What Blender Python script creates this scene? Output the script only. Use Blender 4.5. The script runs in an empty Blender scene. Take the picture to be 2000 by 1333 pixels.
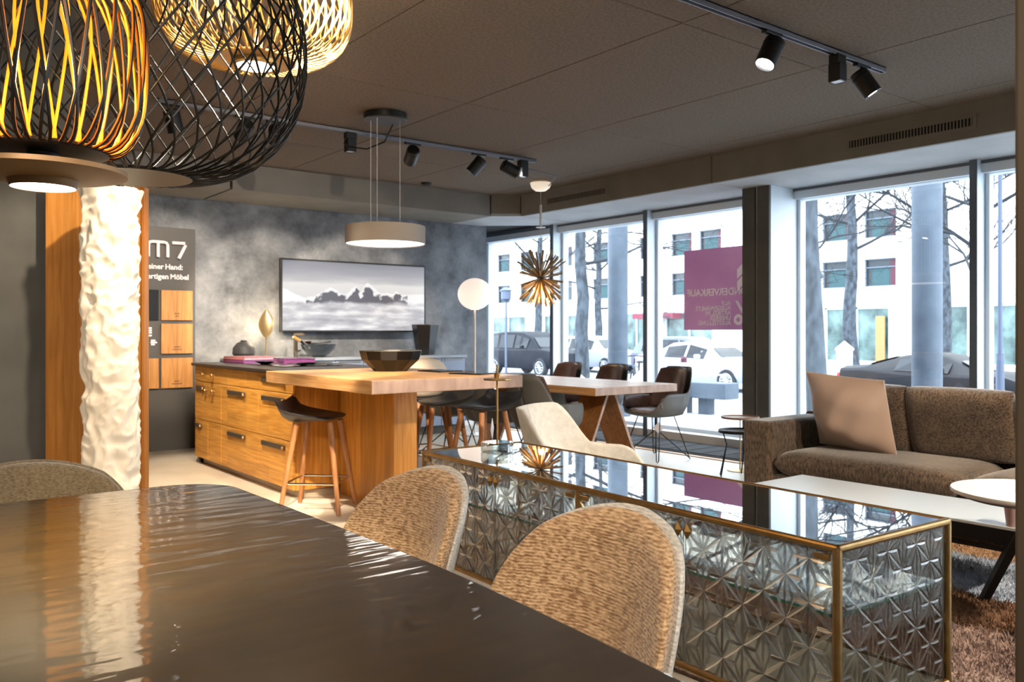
import bpy, math, random
import numpy as np
from mathutils import Vector, Matrix, noise as mnoise

random.seed(7)
PI = math.pi
S = bpy.context.scene
COL = S.collection

def lin(h):
    h = h.lstrip('#')
    o = []
    for i in (0, 2, 4):
        c = int(h[i:i+2], 16) / 255
        o.append(c / 12.92 if c <= .04045 else ((c + .055) / 1.055) ** 2.4)
    return (o[0], o[1], o[2], 1)

# ---------------------------------------------------------------- camera
# room axes: X along the back wall to the right, Y away along the window front
cd = bpy.data.cameras.new('camera')
cam = bpy.data.objects.new('camera', cd)
COL.objects.link(cam)
cam.location = (0, 0, 1.2)
cam.rotation_euler = (PI/2, 0, math.radians(-38.02))
cd.sensor_width = 36
cd.lens = 29.7
cd.shift_y = -.00825
cd.clip_start = .05
cd.clip_end = 400
cd.dof.use_dof = True
cd.dof.focus_distance = 2.3
cd.dof.aperture_fstop = 8.0
S.camera = cam

# ---------------------------------------------------------------- view, sky, light
S.view_settings.view_transform = 'Standard'
S.view_settings.look = 'None'
S.view_settings.exposure = 1.08
S.view_settings.gamma = 1.0
S.view_settings.use_curve_mapping = False
cy = S.cycles
cy.max_bounces = 12
cy.diffuse_bounces = 4
cy.glossy_bounces = 5
cy.transmission_bounces = 8
cy.transparent_max_bounces = 16
cy.sample_clamp_indirect = 6
cy.caustics_reflective = False
cy.caustics_refractive = False
cy.use_denoising = True

W = bpy.data.worlds.new('overcast_sky')
S.world = W
W.use_nodes = True
bgn = W.node_tree.nodes['Background']
bgn.inputs['Color'].default_value = (.80, .91, 1.0, 1)
bgn.inputs['Strength'].default_value = 4.8

def portal(loc, rot, sx, sy):
    l = bpy.data.lights.new('window_portal', 'AREA')
    l.shape = 'RECTANGLE'
    l.size = sx
    l.size_y = sy
    l.cycles.is_portal = True
    o = bpy.data.objects.new('window_portal', l)
    COL.objects.link(o)
    o.location = loc
    o.rotation_euler = rot
portal((7.5, 3.5, 1.3), (0, PI/2, 0), 2.9, 14)

# ---------------------------------------------------------------- helpers: mesh
class B:
    def __init__(s):
        s.v, s.f, s.m = [], [], []
    def add(s, vs, fs, mi=0):
        o = len(s.v)
        s.v += [tuple(p) for p in vs]
        s.f += [tuple(i + o for i in f) for f in fs]
        s.m += [mi] * len(fs)
        return s
    def box(s, c, d, rz=0, mi=0):
        x, y, z = d[0]/2, d[1]/2, d[2]/2
        cr, sr = math.cos(rz), math.sin(rz)
        vs = []
        for px, py, pz in ((-x,-y,-z),(x,-y,-z),(x,y,-z),(-x,y,-z),(-x,-y,z),(x,-y,z),(x,y,z),(-x,y,z)):
            vs.append((c[0]+px*cr-py*sr, c[1]+px*sr+py*cr, c[2]+pz))
        return s.add(vs, [(0,3,2,1),(4,5,6,7),(0,1,5,4),(1,2,6,5),(2,3,7,6),(3,0,4,7)], mi)
    def bb(s, x0, x1, y0, y1, z0, z1, mi=0):
        return s.box(((x0+x1)/2, (y0+y1)/2, (z0+z1)/2), (abs(x1-x0), abs(y1-y0), abs(z1-z0)), 0, mi)
    def tube(s, pts, r, n=8, cap=True, mi=0, closed=False):
        P = [Vector(p) for p in pts]
        k = len(P)
        R = r if isinstance(r, (list, tuple)) else [r]*k
        vs, fs = [], []
        up = None
        for i in range(k):
            if closed:
                t = (P[(i+1) % k] - P[i-1]).normalized()
            else:
                t = (P[min(i+1, k-1)] - P[max(i-1, 0)]).normalized()
            if up is None:
                up = Vector((0,0,1)) if abs(t.z) < .9 else Vector((1,0,0))
            a = (up - t*up.dot(t))
            a = a.normalized() if a.length > 1e-6 else t.orthogonal().normalized()
            up = a
            b = t.cross(a)
            for j in range(n):
                an = 2*PI*j/n
                vs.append(P[i] + a*(math.cos(an)*R[i]) + b*(math.sin(an)*R[i]))
        lim = k if closed else k-1
        for i in range(lim):
            q = (i+1) % k
            for j in range(n):
                fs.append((i*n+j, i*n+(j+1) % n, q*n+(j+1) % n, q*n+j))
        if cap and not closed:
            fs.append(tuple(range(n-1, -1, -1)))
            fs.append(tuple((k-1)*n+j for j in range(n)))
        return s.add(vs, fs, mi)
    def cyl(s, p0, p1, r0, r1=None, n=16, mi=0, cap=True):
        return s.tube([p0, p1], [r0, r0 if r1 is None else r1], n, cap, mi)
    def lathe(s, prof, n=28, c=(0,0,0), mi=0, a0=0, sx=1, sy=1):
        vs, fs = [], []
        for r, z in prof:
            for j in range(n):
                an = a0 + 2*PI*j/n
                vs.append((c[0]+max(r,1e-5)*math.cos(an)*sx, c[1]+max(r,1e-5)*math.sin(an)*sy, c[2]+z))
        for i in range(len(prof)-1):
            for j in range(n):
                fs.append((i*n+j, i*n+(j+1) % n, (i+1)*n+(j+1) % n, (i+1)*n+j))
        return s.add(vs, fs, mi)
    def prism(s, poly, z0, z1, mi=0):
        n = len(poly)
        vs = [(x,y,z0) for x,y in poly] + [(x,y,z1) for x,y in poly]
        fs = [tuple(range(n-1,-1,-1)), tuple(range(n, 2*n))]
        for i in range(n):
            j = (i+1) % n
            fs.append((i, j, n+j, n+i))
        return s.add(vs, fs, mi)
    def grid(s, fn, nu, nv, mi=0):
        vs = [fn(i/nu, j/nv) for j in range(nv+1) for i in range(nu+1)]
        fs = [(j*(nu+1)+i, j*(nu+1)+i+1, (j+1)*(nu+1)+i+1, (j+1)*(nu+1)+i) for j in range(nv) for i in range(nu)]
        return s.add(vs, fs, mi)
    def puff(s, w, h, t, k=.4, n=16, p=6, e=.5, bend=None, mi=0):
        """upholstered panel in local x (w) / y (h), thickness t in z, edges closing"""
        def sq(a, b):
            return a*math.sqrt(1-k*b*b/2)*w/2, b*math.sqrt(1-k*a*a/2)*h/2
        bend = bend or (lambda x, y, z: (x, y, z))
        idx, vs, fs = {}, [], []
        for sd in (1, -1):
            for j in range(n+1):
                for i in range(n+1):
                    a, b = -1+2*i/n, -1+2*j/n
                    a, b = math.sin(a*PI/2*.92)/math.sin(PI/2*.92), math.sin(b*PI/2*.92)/math.sin(PI/2*.92)
                    edge = i in (0, n) or j in (0, n)
                    if edge and sd == -1:
                        idx[(-1,i,j)] = idx[(1,i,j)]
                        continue
                    x, y = sq(a, b)
                    q = max(0, (1-abs(a)**p)*(1-abs(b)**p))
                    idx[(sd,i,j)] = len(vs)
                    vs.append(bend(x, y, sd*t/2*q**e))
        for sd in (1, -1):
            for j in range(n):
                for i in range(n):
                    q = (idx[(sd,i,j)], idx[(sd,i+1,j)], idx[(sd,i+1,j+1)], idx[(sd,i,j+1)])
                    fs.append(q if sd == 1 else q[::-1])
        return s.add(vs, fs, mi)
    def mesh(s, name, smooth=True, ang=38):
        me = bpy.data.meshes.new(name)
        me.from_pydata(s.v, [], s.f)
        if any(s.m):
            me.polygons.foreach_set('material_index', s.m)
        if smooth:
            me.polygons.foreach_set('use_smooth', [True]*len(s.f))
            me.set_sharp_from_angle(angle=math.radians(ang))
        me.update()
        return me
    def build(s, name, mats, parent=None, smooth=True, bevel=0, ang=38, seg=2, kind=None, solid=0, off=0, subd=0, label=None):
        me = s.mesh(name, smooth, ang)
        for m in (mats if isinstance(mats, (list, tuple)) else [mats]):
            me.materials.append(m)
        o = bpy.data.objects.new(name, me)
        COL.objects.link(o)
        if parent is not None:
            o.parent = parent
        if solid:
            md = o.modifiers.new('solid', 'SOLIDIFY')
            md.thickness = solid
            md.offset = off
        if bevel:
            md = o.modifiers.new('bevel', 'BEVEL')
            md.width = bevel
            md.segments = seg
            md.limit_method = 'ANGLE'
            md.angle_limit = math.radians(40)
        if subd:
            md = o.modifiers.new('subd', 'SUBSURF')
            md.levels = md.render_levels = subd
        if kind:
            o['kind'] = kind
        if label:
            o['label'] = label
        return o

def tag(o, label=None, cat=None, group=None, kind=None):
    if label: o['label'] = label
    if cat: o['category'] = cat
    if group: o['group'] = group
    if kind: o['kind'] = kind
    return o

def thing(name, label, cat, loc=(0,0,0), rz=0, group=None):
    o = bpy.data.objects.new(name, None)
    o.empty_display_size = .1
    COL.objects.link(o)
    o.location = loc
    o.rotation_euler = (0, 0, rz)
    return tag(o, label, cat, group)

def copy_tree(o, parent=None):
    c = o.copy()
    COL.objects.link(c)
    if parent is not None:
        c.parent = parent
    for ch in list(o.children):
        copy_tree(ch, c)
    return c

def dup(o, label, loc, rz=None, group=None):
    c = copy_tree(o)
    c.location = loc
    if rz is not None:
        c.rotation_euler = (0, 0, rz)
    c['label'] = label
    if group: c['group'] = group
    return c

def piece(src, parent=None, loc=None, rot=None, scale=None):
    c = src.copy()
    COL.objects.link(c)
    if parent is not None: c.parent = parent
    if loc is not None: c.location = loc
    if rot is not None: c.rotation_euler = rot
    if scale is not None: c.scale = scale
    return c

def text(name, s, size, mat, parent, M, ext=.002, align='LEFT', bold=0):
    cu = bpy.data.curves.new(name, 'FONT')
    cu.body = s
    cu.size = size
    cu.extrude = ext
    cu.offset = bold
    cu.align_x = align
    cu.resolution_u = 3
    t = bpy.data.objects.new('tmp', cu)
    COL.objects.link(t)
    dg = bpy.context.evaluated_depsgraph_get()
    me = bpy.data.meshes.new_from_object(t.evaluated_get(dg))
    bpy.data.objects.remove(t)
    me.materials.clear()
    me.materials.append(mat)
    me.name = name
    o = bpy.data.objects.new(name, me)
    COL.objects.link(o)
    o.parent = parent
    o.matrix_local = M
    return o

# ---------------------------------------------------------------- helpers: materials
def mat(name, col, rough=.5, metal=0, col2=None, scale=6, stretch=(1,1,1), detail=4, lo=.35, hi=.65,
        bump=0, bscale=None, bstretch=None, coat=0, emis=None, estr=0, spec=None, trans=0, ior=None, sheen=0, alpha=None):
    m = bpy.data.materials.new(name)
    m.use_nodes = True
    nt = m.node_tree
    N, L = nt.nodes, nt.links
    p = N['Principled BSDF']
    c = lin(col) if isinstance(col, str) else col
    p.inputs['Base Color'].default_value = c
    p.inputs['Roughness'].default_value = rough
    p.inputs['Metallic'].default_value = metal
    if coat:
        p.inputs['Coat Weight'].default_value = coat
        p.inputs['Coat Roughness'].default_value = .05
    if spec is not None: p.inputs['Specular IOR Level'].default_value = spec
    if trans: p.inputs['Transmission Weight'].default_value = trans
    if ior: p.inputs['IOR'].default_value = ior
    if sheen: p.inputs['Sheen Weight'].default_value = sheen
    if emis:
        p.inputs['Emission Color'].default_value = lin(emis) if isinstance(emis, str) else emis
        p.inputs['Emission Strength'].default_value = estr
    tc = None
    if col2 or bump:
        tc = N.new('ShaderNodeTexCoord')
    if col2:
        mp = N.new('ShaderNodeMapping')
        mp.inputs['Scale'].default_value = stretch
        L.new(tc.outputs['Object'], mp.inputs['Vector'])
        nz = N.new('ShaderNodeTexNoise')
        nz.inputs['Scale'].default_value = scale
        nz.inputs['Detail'].default_value = detail
        L.new(mp.outputs[0], nz.inputs['Vector'])
        cr = N.new('ShaderNodeValToRGB')
        cr.color_ramp.elements[0].position = lo
        cr.color_ramp.elements[1].position = hi
        cr.color_ramp.elements[0].color = c
        cr.color_ramp.elements[1].color = lin(col2) if isinstance(col2, str) else col2
        L.new(nz.outputs['Fac'], cr.inputs[0])
        L.new(cr.outputs[0], p.inputs['Base Color'])
    if bump:
        mp2 = N.new('ShaderNodeMapping')
        mp2.inputs['Scale'].default_value = bstretch or stretch
        L.new(tc.outputs['Object'], mp2.inputs['Vector'])
        n2 = N.new('ShaderNodeTexNoise')
        n2.inputs['Scale'].default_value = bscale or scale
        n2.inputs['Detail'].default_value = 5
        L.new(mp2.outputs[0], n2.inputs['Vector'])
        bp = N.new('ShaderNodeBump')
        bp.inputs['Strength'].default_value = bump
        bp.inputs['Distance'].default_value = .01
        L.new(n2.outputs['Fac'], bp.inputs['Height'])
        L.new(bp.outputs[0], p.inputs['Normal'])
        if coat:
            L.new(bp.outputs[0], p.inputs['Coat Normal'])
    return m

def wood(name, c1, c2, axis='z', rough=.45, stave=None, width=.1, length=.5):
    """long-grained oak: noise stretched along axis, plus staves with slightly different tone"""
    m = bpy.data.materials.new(name)
    m.use_nodes = True
    N, L = m.node_tree.nodes, m.node_tree.links
    p = N['Principled BSDF']
    p.inputs['Roughness'].default_value = rough
    tc = N.new('ShaderNodeTexCoord')
    mp = N.new('ShaderNodeMapping')
    sc = {'x': (1.2, 22, 22), 'y': (22, 1.2, 22), 'z': (22, 22, 1.2)}[axis]
    mp.inputs['Scale'].default_value = sc
    L.new(tc.outputs['Object'], mp.inputs['Vector'])
    nz = N.new('ShaderNodeTexNoise')
    nz.inputs['Scale'].default_value = 2.2
    nz.inputs['Detail'].default_value = 6
    nz.inputs['Distortion'].default_value = .6
    L.new(mp.outputs[0], nz.inputs['Vector'])
    cr = N.new('ShaderNodeValToRGB')
    cr.color_ramp.elements[0].position = .3
    cr.color_ramp.elements[1].position = .72
    cr.color_ramp.elements[0].color = lin(c1)
    cr.color_ramp.elements[1].color = lin(c2)
    L.new(nz.outputs['Fac'], cr.inputs[0])
    out = cr.outputs[0]
    # stave tone: white noise of the quantised coordinate
    sp = N.new('ShaderNodeMapping')
    q = 1/width
    sp.inputs['Scale'].default_value = {'x': (1/length, q, q), 'y': (q, 1/length, q), 'z': (q, q, 1/length)}[axis]
    L.new(tc.outputs['Object'], sp.inputs['Vector'])
    fl = N.new('ShaderNodeVectorMath')
    fl.operation = 'FLOOR'
    L.new(sp.outputs[0], fl.inputs[0])
    wn = N.new('ShaderNodeTexWhiteNoise')
    L.new(fl.outputs[0], wn.inputs['Vector'])
    mr = N.new('ShaderNodeMapRange')
    mr.inputs['To Min'].default_value = .82
    mr.inputs['To Max'].default_value = 1.1
    L.new(wn.outputs['Value'], mr.inputs['Value'])
    mx = N.new('ShaderNodeVectorMath')
    mx.operation = 'SCALE'
    L.new(out, mx.inputs[0])
    L.new(mr.outputs[0], mx.inputs['Scale'])
    L.new(mx.outputs[0], p.inputs['Base Color'])
    bp = N.new('ShaderNodeBump')
    bp.inputs['Strength'].default_value = .08
    L.new(nz.outputs['Fac'], bp.inputs['Height'])
    L.new(bp.outputs[0], p.inputs['Normal'])
    return m

def glass(name, tint=(.95,.98,1,1), gl=(1,1,1,1), ior=1.45, refr=0, rough=0.0, boost=0):
    """thin glass: see-through plus mirror reflection by Fresnel; optional share of true refraction"""
    m = bpy.data.materials.new(name)
    m.use_nodes = True
    N, L = m.node_tree.nodes, m.node_tree.links
    N.remove(N['Principled BSDF'])
    out = N['Material Output']
    tr = N.new('ShaderNodeBsdfTransparent')
    tr.inputs['Color'].default_value = tint
    gs = N.new('ShaderNodeBsdfGlossy')
    gs.inputs['Color'].default_value = gl
    gs.inputs['Roughness'].default_value = rough
    fr = N.new('ShaderNodeFresnel')
    # same Fresnel curve from either side of the thin sheet
    ge = N.new('ShaderNodeNewGeometry')
    im = N.new('ShaderNodeMapRange')
    im.inputs['To Min'].default_value = ior
    im.inputs['To Max'].default_value = 1/ior
    L.new(ge.outputs['Backfacing'], im.inputs['Value'])
    L.new(im.outputs[0], fr.inputs['IOR'])
    base = tr.outputs[0]
    if refr:
        rf = N.new('ShaderNodeBsdfRefraction')
        rf.inputs['Color'].default_value = tint
        rf.inputs['IOR'].default_value = 1.3
        rf.inputs['Roughness'].default_value = .02
        m1 = N.new('ShaderNodeMixShader')
        m1.inputs[0].default_value = refr
        L.new(tr.outputs[0], m1.inputs[1])
        L.new(rf.outputs[0], m1.inputs[2])
        base = m1.outputs[0]
    fac = fr.outputs[0]
    if boost:
        ad = N.new('ShaderNodeMath')
        ad.operation = 'ADD'
        ad.use_clamp = True
        ad.inputs[1].default_value = boost
        L.new(fac, ad.inputs[0])
        fac = ad.outputs[0]
    mx = N.new('ShaderNodeMixShader')
    L.new(fac, mx.inputs[0])
    L.new(base, mx.inputs[1])
    L.new(gs.outputs[0], mx.inputs[2])
    L.new(mx.outputs[0], out.inputs['Surface'])
    return m

def emit(name, col, s):
    return mat(name, (.8,.8,.8,1), .5, emis=col, estr=s)

M_ceil = mat('ceiling_woodwool', '#63574b', .95, col2='#7d7062', scale=60, detail=8, lo=.3, hi=.7, bump=.6, bscale=160)
M_void = mat('joint_dark', '#15130f', .9)
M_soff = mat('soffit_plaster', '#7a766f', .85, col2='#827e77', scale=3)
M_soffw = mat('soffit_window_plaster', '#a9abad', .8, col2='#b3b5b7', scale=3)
M_floor = mat('poured_floor', '#c2b7a4', .4, col2='#d0c6b5', scale=2.2, bump=.05, bscale=8)
M_stucco = None
M_dark = mat('charcoal_paint', '#4b4a46', .75, col2='#53524e', scale=5)
M_black = mat('black_powder', '#0d0d0e', .45)
M_blackm = mat('black_metal', '#131315', .35, metal=.4)
M_frame = mat('window_frame', '#d3dde6', .4)  # pale copy: daylight on the frames put into the tone
M_framed = mat('window_frame_dark', '#56606c', .5)  # dark copy: gives the mullion fronts their backlit shade
M_white = mat('white_paint', '#e8e6e2', .5)
M_oak = wood('oak_front', '#bd7f2a', '#e8ae56', 'y', width=.09, length=.45)
M_oakx = wood('oak_cross', '#b67628', '#dd9f4c', 'z', width=.11, length=9)
M_oakt = wood('oak_top', '#bb8750', '#dcae78', 'y', rough=.32, width=.1, length=.7)  # paler than the other oak: sky reflection put into the tone
M_oakp = wood('oak_pale', '#a98460', '#c5a27c', 'z', width=.08, length=9)
M_oakpan = wood('oak_panel', '#b9772f', '#d9994e', 'z', width=.16, length=9)
M_endg = mat('oak_end_grain', '#8d7468', .5, col2='#a98f80', scale=14, stretch=(1,.2,.4))
M_walnut = wood('walnut', '#7d5026', '#b0763c', 'z', width=.3, length=9)
M_ash = wood('ash_leg', '#8d5730', '#b67e4c', 'z', width=.3, length=9)
M_brass = mat('brushed_brass', '#b8915a', .4, metal=1, col2='#c7a26c', scale=30)
M_chrome = mat('chrome', '#d8dadc', .12, metal=1)
M_steel = mat('dull_steel', '#77736d', .4, metal=.6)
M_win = glass('window_glass', (.97,.985,1,1), ior=1.45)
SPOT_POWER = 1.0

# ================================================================ SETTING
def struct(o):
    o['kind'] = 'structure'
    return o

def stucco():
    m = bpy.data.materials.new('mottled_stucco')
    m.use_nodes = True
    N, L = m.node_tree.nodes, m.node_tree.links
    p = N['Principled BSDF']
    p.inputs['Roughness'].default_value = .6
    tc = N.new('ShaderNodeTexCoord')
    n1 = N.new('ShaderNodeTexNoise')
    n1.inputs['Scale'].default_value = 2.6
    n1.inputs['Detail'].default_value = 9
    n1.inputs['Roughness'].default_value = .68
    n1.inputs['Distortion'].default_value = .08
    L.new(tc.outputs['Object'], n1.inputs['Vector'])
    cr = N.new('ShaderNodeValToRGB')
    e = cr.color_ramp.elements
    e[0].position, e[0].color = .3, lin('#3c4046')
    e[1].position, e[1].color = .72, lin('#8f9298')
    k = e.new(.5)
    k.color = lin('#6b6f76')
    L.new(n1.outputs['Fac'], cr.inputs[0])
    L.new(cr.outputs[0], p.inputs['Base Color'])
    bp = N.new('ShaderNodeBump')
    bp.inputs['Strength'].default_value = .15
    L.new(n1.outputs['Fac'], bp.inputs['Height'])
    L.new(bp.outputs[0], p.inputs['Normal'])
    return m
M_stucco = stucco()

XB, YB = 7.34, 8.99        # window line, back wall
ZC, ZS = 2.855, 2.60       # ceiling, soffit underside

struct(B().bb(-4.2, XB+.1, -3.2, 10.6, -.12, 0).build('floor', M_floor, smooth=False))
o = struct(B().bb(6.47, 7.16, -3.2, 10.4, 0, .015).build('trim_1', mat('floor_convector', '#29292a', .8, spec=.2), smooth=False))
o['label'] = 'dark grey floor convector strip along the foot of the windows'
b = B()
for i in range(60):
    b.bb(6.52, 7.11, -3+i*.22, -3+i*.22+.205, .015, .021)
b.build('grille_plate', mat('convector_plate', '#2f2f30', .8, spec=.2), o, smooth=False, kind='stuff')
struct(B().bb(6.40, 6.47, -3.2, 10.4, 0, .008).build('trim_2', M_oakt, smooth=False))

# ceiling: a dark slab and wood-wool boards with open joints
ce = struct(B().bb(-4.2, XB+.1, -3.2, 10.6, ZC+.02, ZC+.16).build('ceiling', M_void, smooth=False))
cb = None
for i in range(9):
    for j in range(6):
        x0, y0 = -4.0+i*1.25, -3.0+j*2.0
        if cb is None:
            cb = B().bb(0, 1.244, 0, 1.994, 0, .02).build('ceiling_board', M_ceil, ce, smooth=False, bevel=.003, seg=1)
            cb.location = (x0, y0, ZC)
        else:
            piece(cb, ce, (x0, y0, ZC))

# back wall (ends in the open at the window bay) and plinth
struct(B().bb(.5, 6.49, YB, YB+.16, 0, ZC).build('wall_back', M_stucco, smooth=False))
struct(B().bb(.5, 6.40, YB-.015, YB, 0, .06).build('baseboard_back', M_white, smooth=False))
struct(B().bb(6.49, 6.60, YB, 10.5, 0, ZC).build('wall_niche', M_stucco, smooth=False))
struct(B().bb(6.49, XB+.1, 10.42, 10.6, 0, ZC).build('wall_far', M_stucco, smooth=False))
struct(B().bb(-4.2, .9, 4.75, 4.9, 0, ZC).build('wall_left', M_dark, smooth=False))
struct(B().bb(.35, .5, 4.9, YB+.16, 0, ZC).build('wall_inner', M_dark, smooth=False))
struct(B().bb(-4.2, -4.05, -3.2, 4.75, 0, ZC).build('wall_side', M_white, smooth=False))
struct(B().bb(-4.2, XB, -3.2, -3.05, 0, ZC).build('wall_front', M_white, smooth=False))

# soffits: separate cladding panels with joints
so = struct(B().bb(.5, 6.2, 8.21, YB, ZS+.03, ZC).build('trim_3', M_void, smooth=False))
for x0, x1 in ((.5, 2.9), (2.925, 6.045)):
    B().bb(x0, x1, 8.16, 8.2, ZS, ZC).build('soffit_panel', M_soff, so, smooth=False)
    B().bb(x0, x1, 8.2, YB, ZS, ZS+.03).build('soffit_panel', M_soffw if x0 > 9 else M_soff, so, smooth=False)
sw = struct(B().bb(6.42, XB, -3.05, 10.4, ZS+.035, ZC).build('trim_4', M_void, smooth=False))
for y0, y1 in ((-3.05, .6), (.612, 5.07), (5.082, 7.93)):
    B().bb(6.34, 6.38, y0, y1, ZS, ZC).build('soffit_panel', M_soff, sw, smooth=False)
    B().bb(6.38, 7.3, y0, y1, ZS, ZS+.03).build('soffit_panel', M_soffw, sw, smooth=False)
# chamfered corner piece
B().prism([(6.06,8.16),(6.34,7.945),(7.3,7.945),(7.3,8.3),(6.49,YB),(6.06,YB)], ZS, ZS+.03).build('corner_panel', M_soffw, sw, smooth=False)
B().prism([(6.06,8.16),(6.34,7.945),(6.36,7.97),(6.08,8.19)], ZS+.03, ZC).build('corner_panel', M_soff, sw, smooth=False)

# window front: head, sill, posts, panes -------------------------------------
posts = [9.93, 8.29, 6.65, 3.06, 1.42, -.22, -1.86]
winf = struct(B().bb(7.24, 7.44, -3.1, 10.42, 2.5, 2.575).build('trim_5', M_frame, smooth=False))
B().bb(7.16, 7.30, -3.1, 10.42, 0, .10).build('sill', M_white, winf, smooth=False)
B().bb(7.23, 7.44, -3.1, 10.42, 2.575, 2.62).build('head_gap', M_framed, winf, smooth=False)
for i, y in enumerate(posts):
    p = struct(B().bb(7.16, 7.42, y, y+.055, .02, 2.6).build('mullion', M_frame, winf, smooth=False))
    B().bb(7.15, 7.16, y-.002, y+.057, .02, 2.6).build('mullion_shade_face', M_framed, p, smooth=False)  # backlit shade of the mullion front, put in as a dark strip
# pier between the two window groups
pr = struct(B().bb(6.87, 7.44, 4.80, 5.10, 0, ZS).build('trim_6', M_frame, smooth=False))
B().bb(6.84, 6.87, 4.80, 4.935, 0, ZS).build('pier_shade_face', M_dark, pr, smooth=False)  # dark front strips colour in the shaded side of the pier
B().bb(6.84, 6.87, 4.965, 5.105, 0, ZS).build('pier_shade_face', M_dark, pr, smooth=False)
ys = [(9.985,8.29+.055), (8.29, 6.65+.055), (6.65, 5.10), (4.80, 3.06+.055), (3.06, 1.42+.055), (1.42, -.165), (-.22, -1.805), (-1.86, -3.05)]
ys[0] = (9.93, 8.345)
for i, (y1, y0) in enumerate(ys):
    w = struct(B().bb(7.335, 7.341, y0+.03, y1-.03, .14, 2.5).build('window_%d' % (i+1), M_win, smooth=False))
    b = B()
    b.bb(7.30, 7.38, y0, y0+.035, .10, 2.54); b.bb(7.30, 7.38, y1-.035, y1, .10, 2.54)
    b.bb(7.30, 7.38, y0, y1, 2.495, 2.54); b.bb(7.30, 7.38, y0, y1, .10, .145)
    b.build('window_frame', M_frame, w, smooth=False, bevel=.004, seg=1)

# ================================================================ OUTSIDE
M_pave = mat('pavement_slabs', '#96999d', .8, col2='#a3a6a9', scale=1.2)
M_road = mat('asphalt', '#7d8085', .85, col2='#8a8d92', scale=2)
def gz(x):
    return -.06 - .44*max(0, min(1, (x-9)/8))
g = struct(B().grid(lambda u, v: (7.44+u*10, -8+v*60, gz(7.44+u*10)), 10, 4).build('pavement', M_pave, smooth=False))
struct(B().bb(17.44, 29, -20, 70, -.62, -.5).build('road', M_road, smooth=False))
struct(B().bb(29, 42, -20, 70, -.5, -.4).build('far_pavement', M_pave, smooth=False))
struct(B().bb(17.3, 17.5, -20, 70, -.6, -.44).build('kerb', M_pave, smooth=False))

# round concrete columns of the arcade
M_conc = mat('concrete', '#414a56', .7, col2='#4f5965', scale=3)
c0 = thing('arcade_column', 'round grey concrete column outside the wide window above the sofa', 'column', (9.3, 4.5, gz(9.3)), 0, 'round columns outside the windows')
B().lathe([(.155,0),(.155,5.2)], 32).build('shaft', M_conc, c0)
B().lathe([(.2,0),(.2,.03),(.155,.04)], 32).build('base_ring', M_conc, c0)
dup(c0, 'round grey concrete column outside, left of the window with the magenta poster', (9.3, 9.25, gz(9.3)))

# bare trees
M_bark = mat('grey_bark', '#20252b', .9, col2='#454c54', scale=9, stretch=(1,1,.5), bump=.5)
M_twig = mat('twigs', '#1d2026', .9)
def tree(name, label, loc, h, r, seed, group, fork=.4, n_main=11, lean=.0):
    rnd = random.Random(seed)
    t = thing(name, label, 'tree', loc, 0, group)
    pts, rs = [], []
    x = y = 0
    for i in range(12):
        f = i/11
        pts.append((x, y, h*f)); rs.append(r*(1-.75*f)+.01)
        x += rnd.uniform(-.06,.06)*h/8+lean*.1; y += rnd.uniform(-.06,.06)*h/8
    B().tube(pts, rs, 10).build('trunk', M_bark, t)
    b = B()
    def grow(p, d, L, rad, lev):
        q = [p]
        dd = d.copy()
        k = 4
        for i in range(k):
            dd = (dd + Vector((rnd.uniform(-.25,.25), rnd.uniform(-.25,.25), rnd.uniform(-.15,.2)))).normalized()
            q.append(q[-1] + dd*L/k)
        b.tube(q, [rad*(1-.6*i/k) for i in range(k+1)], 5 if lev < 2 else 3, False)
        if lev >= 3: return
        for i in range(rnd.randint(4, 6)):
            s = q[rnd.randint(1, k)]
            nd = (dd + Vector((rnd.uniform(-1,1), rnd.uniform(-1,1), rnd.uniform(-.5,.6)))).normalized()
            grow(s, nd, L*rnd.uniform(.45,.75), rad*.5, lev+1)
    for i in range(n_main):
        f = fork + (1-fork)*i/n_main
        j = min(10, int(f*11))
        an = i*2.4 + rnd.uniform(-.4,.4)
        d = Vector((math.cos(an), math.sin(an), rnd.uniform(.1,.6))).normalized()
        grow(Vector(pts[j]), d, h*.36*(1.15-f*.6), rs[j]*.34, 0)
    br = b.build('branches', M_twig, t, kind='stuff')
    return t
TG = 'bare street trees'
def on(u, X):
    """room point seen at picture column u on the plane X (planning helper for far objects)"""
    cx = (u-1000)/1650
    d = X/(.788*cx+.6157)
    return d*(.788-.6157*cx)
tree('street_tree', 'bare tree with thick mottled trunk outside the second window from the back wall', (13.5, on(1140,13.5), gz(13.5)), 8.5, .17, 3, TG, .42)
tree('street_tree', 'bare tree with thick dark trunk close to the pier at the sofa window', (11.2, on(1598,11.2), gz(11.2)), 8, .155, 5, TG, .36, lean=-.1)
tree('street_tree', 'slender pale tree forking beyond the sports car, in front of the shop windows', (27.5, on(1668,27.5), -.5), 10, .26, 8, TG, .5)
tree('street_tree', 'bare tree mostly hidden behind the round column at the sofa', (31, on(1846,31), -.45), 11, .24, 11, TG, .45)
tree('street_tree', 'bare tree at the far right edge beside the tall street lamp', (15.0, on(1926,15), gz(15)), 8, .13, 13, TG, .35)
tree('street_tree', 'thin bare tree seen through the wooden pendant lamp', (26, on(1050,26), -.5), 11, .2, 17, TG, .4)
tree('street_tree', 'thin bare tree between the thick trunk and the grey column', (30, on(1172,30), -.45), 10.5, .21, 21, TG, .35)

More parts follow.
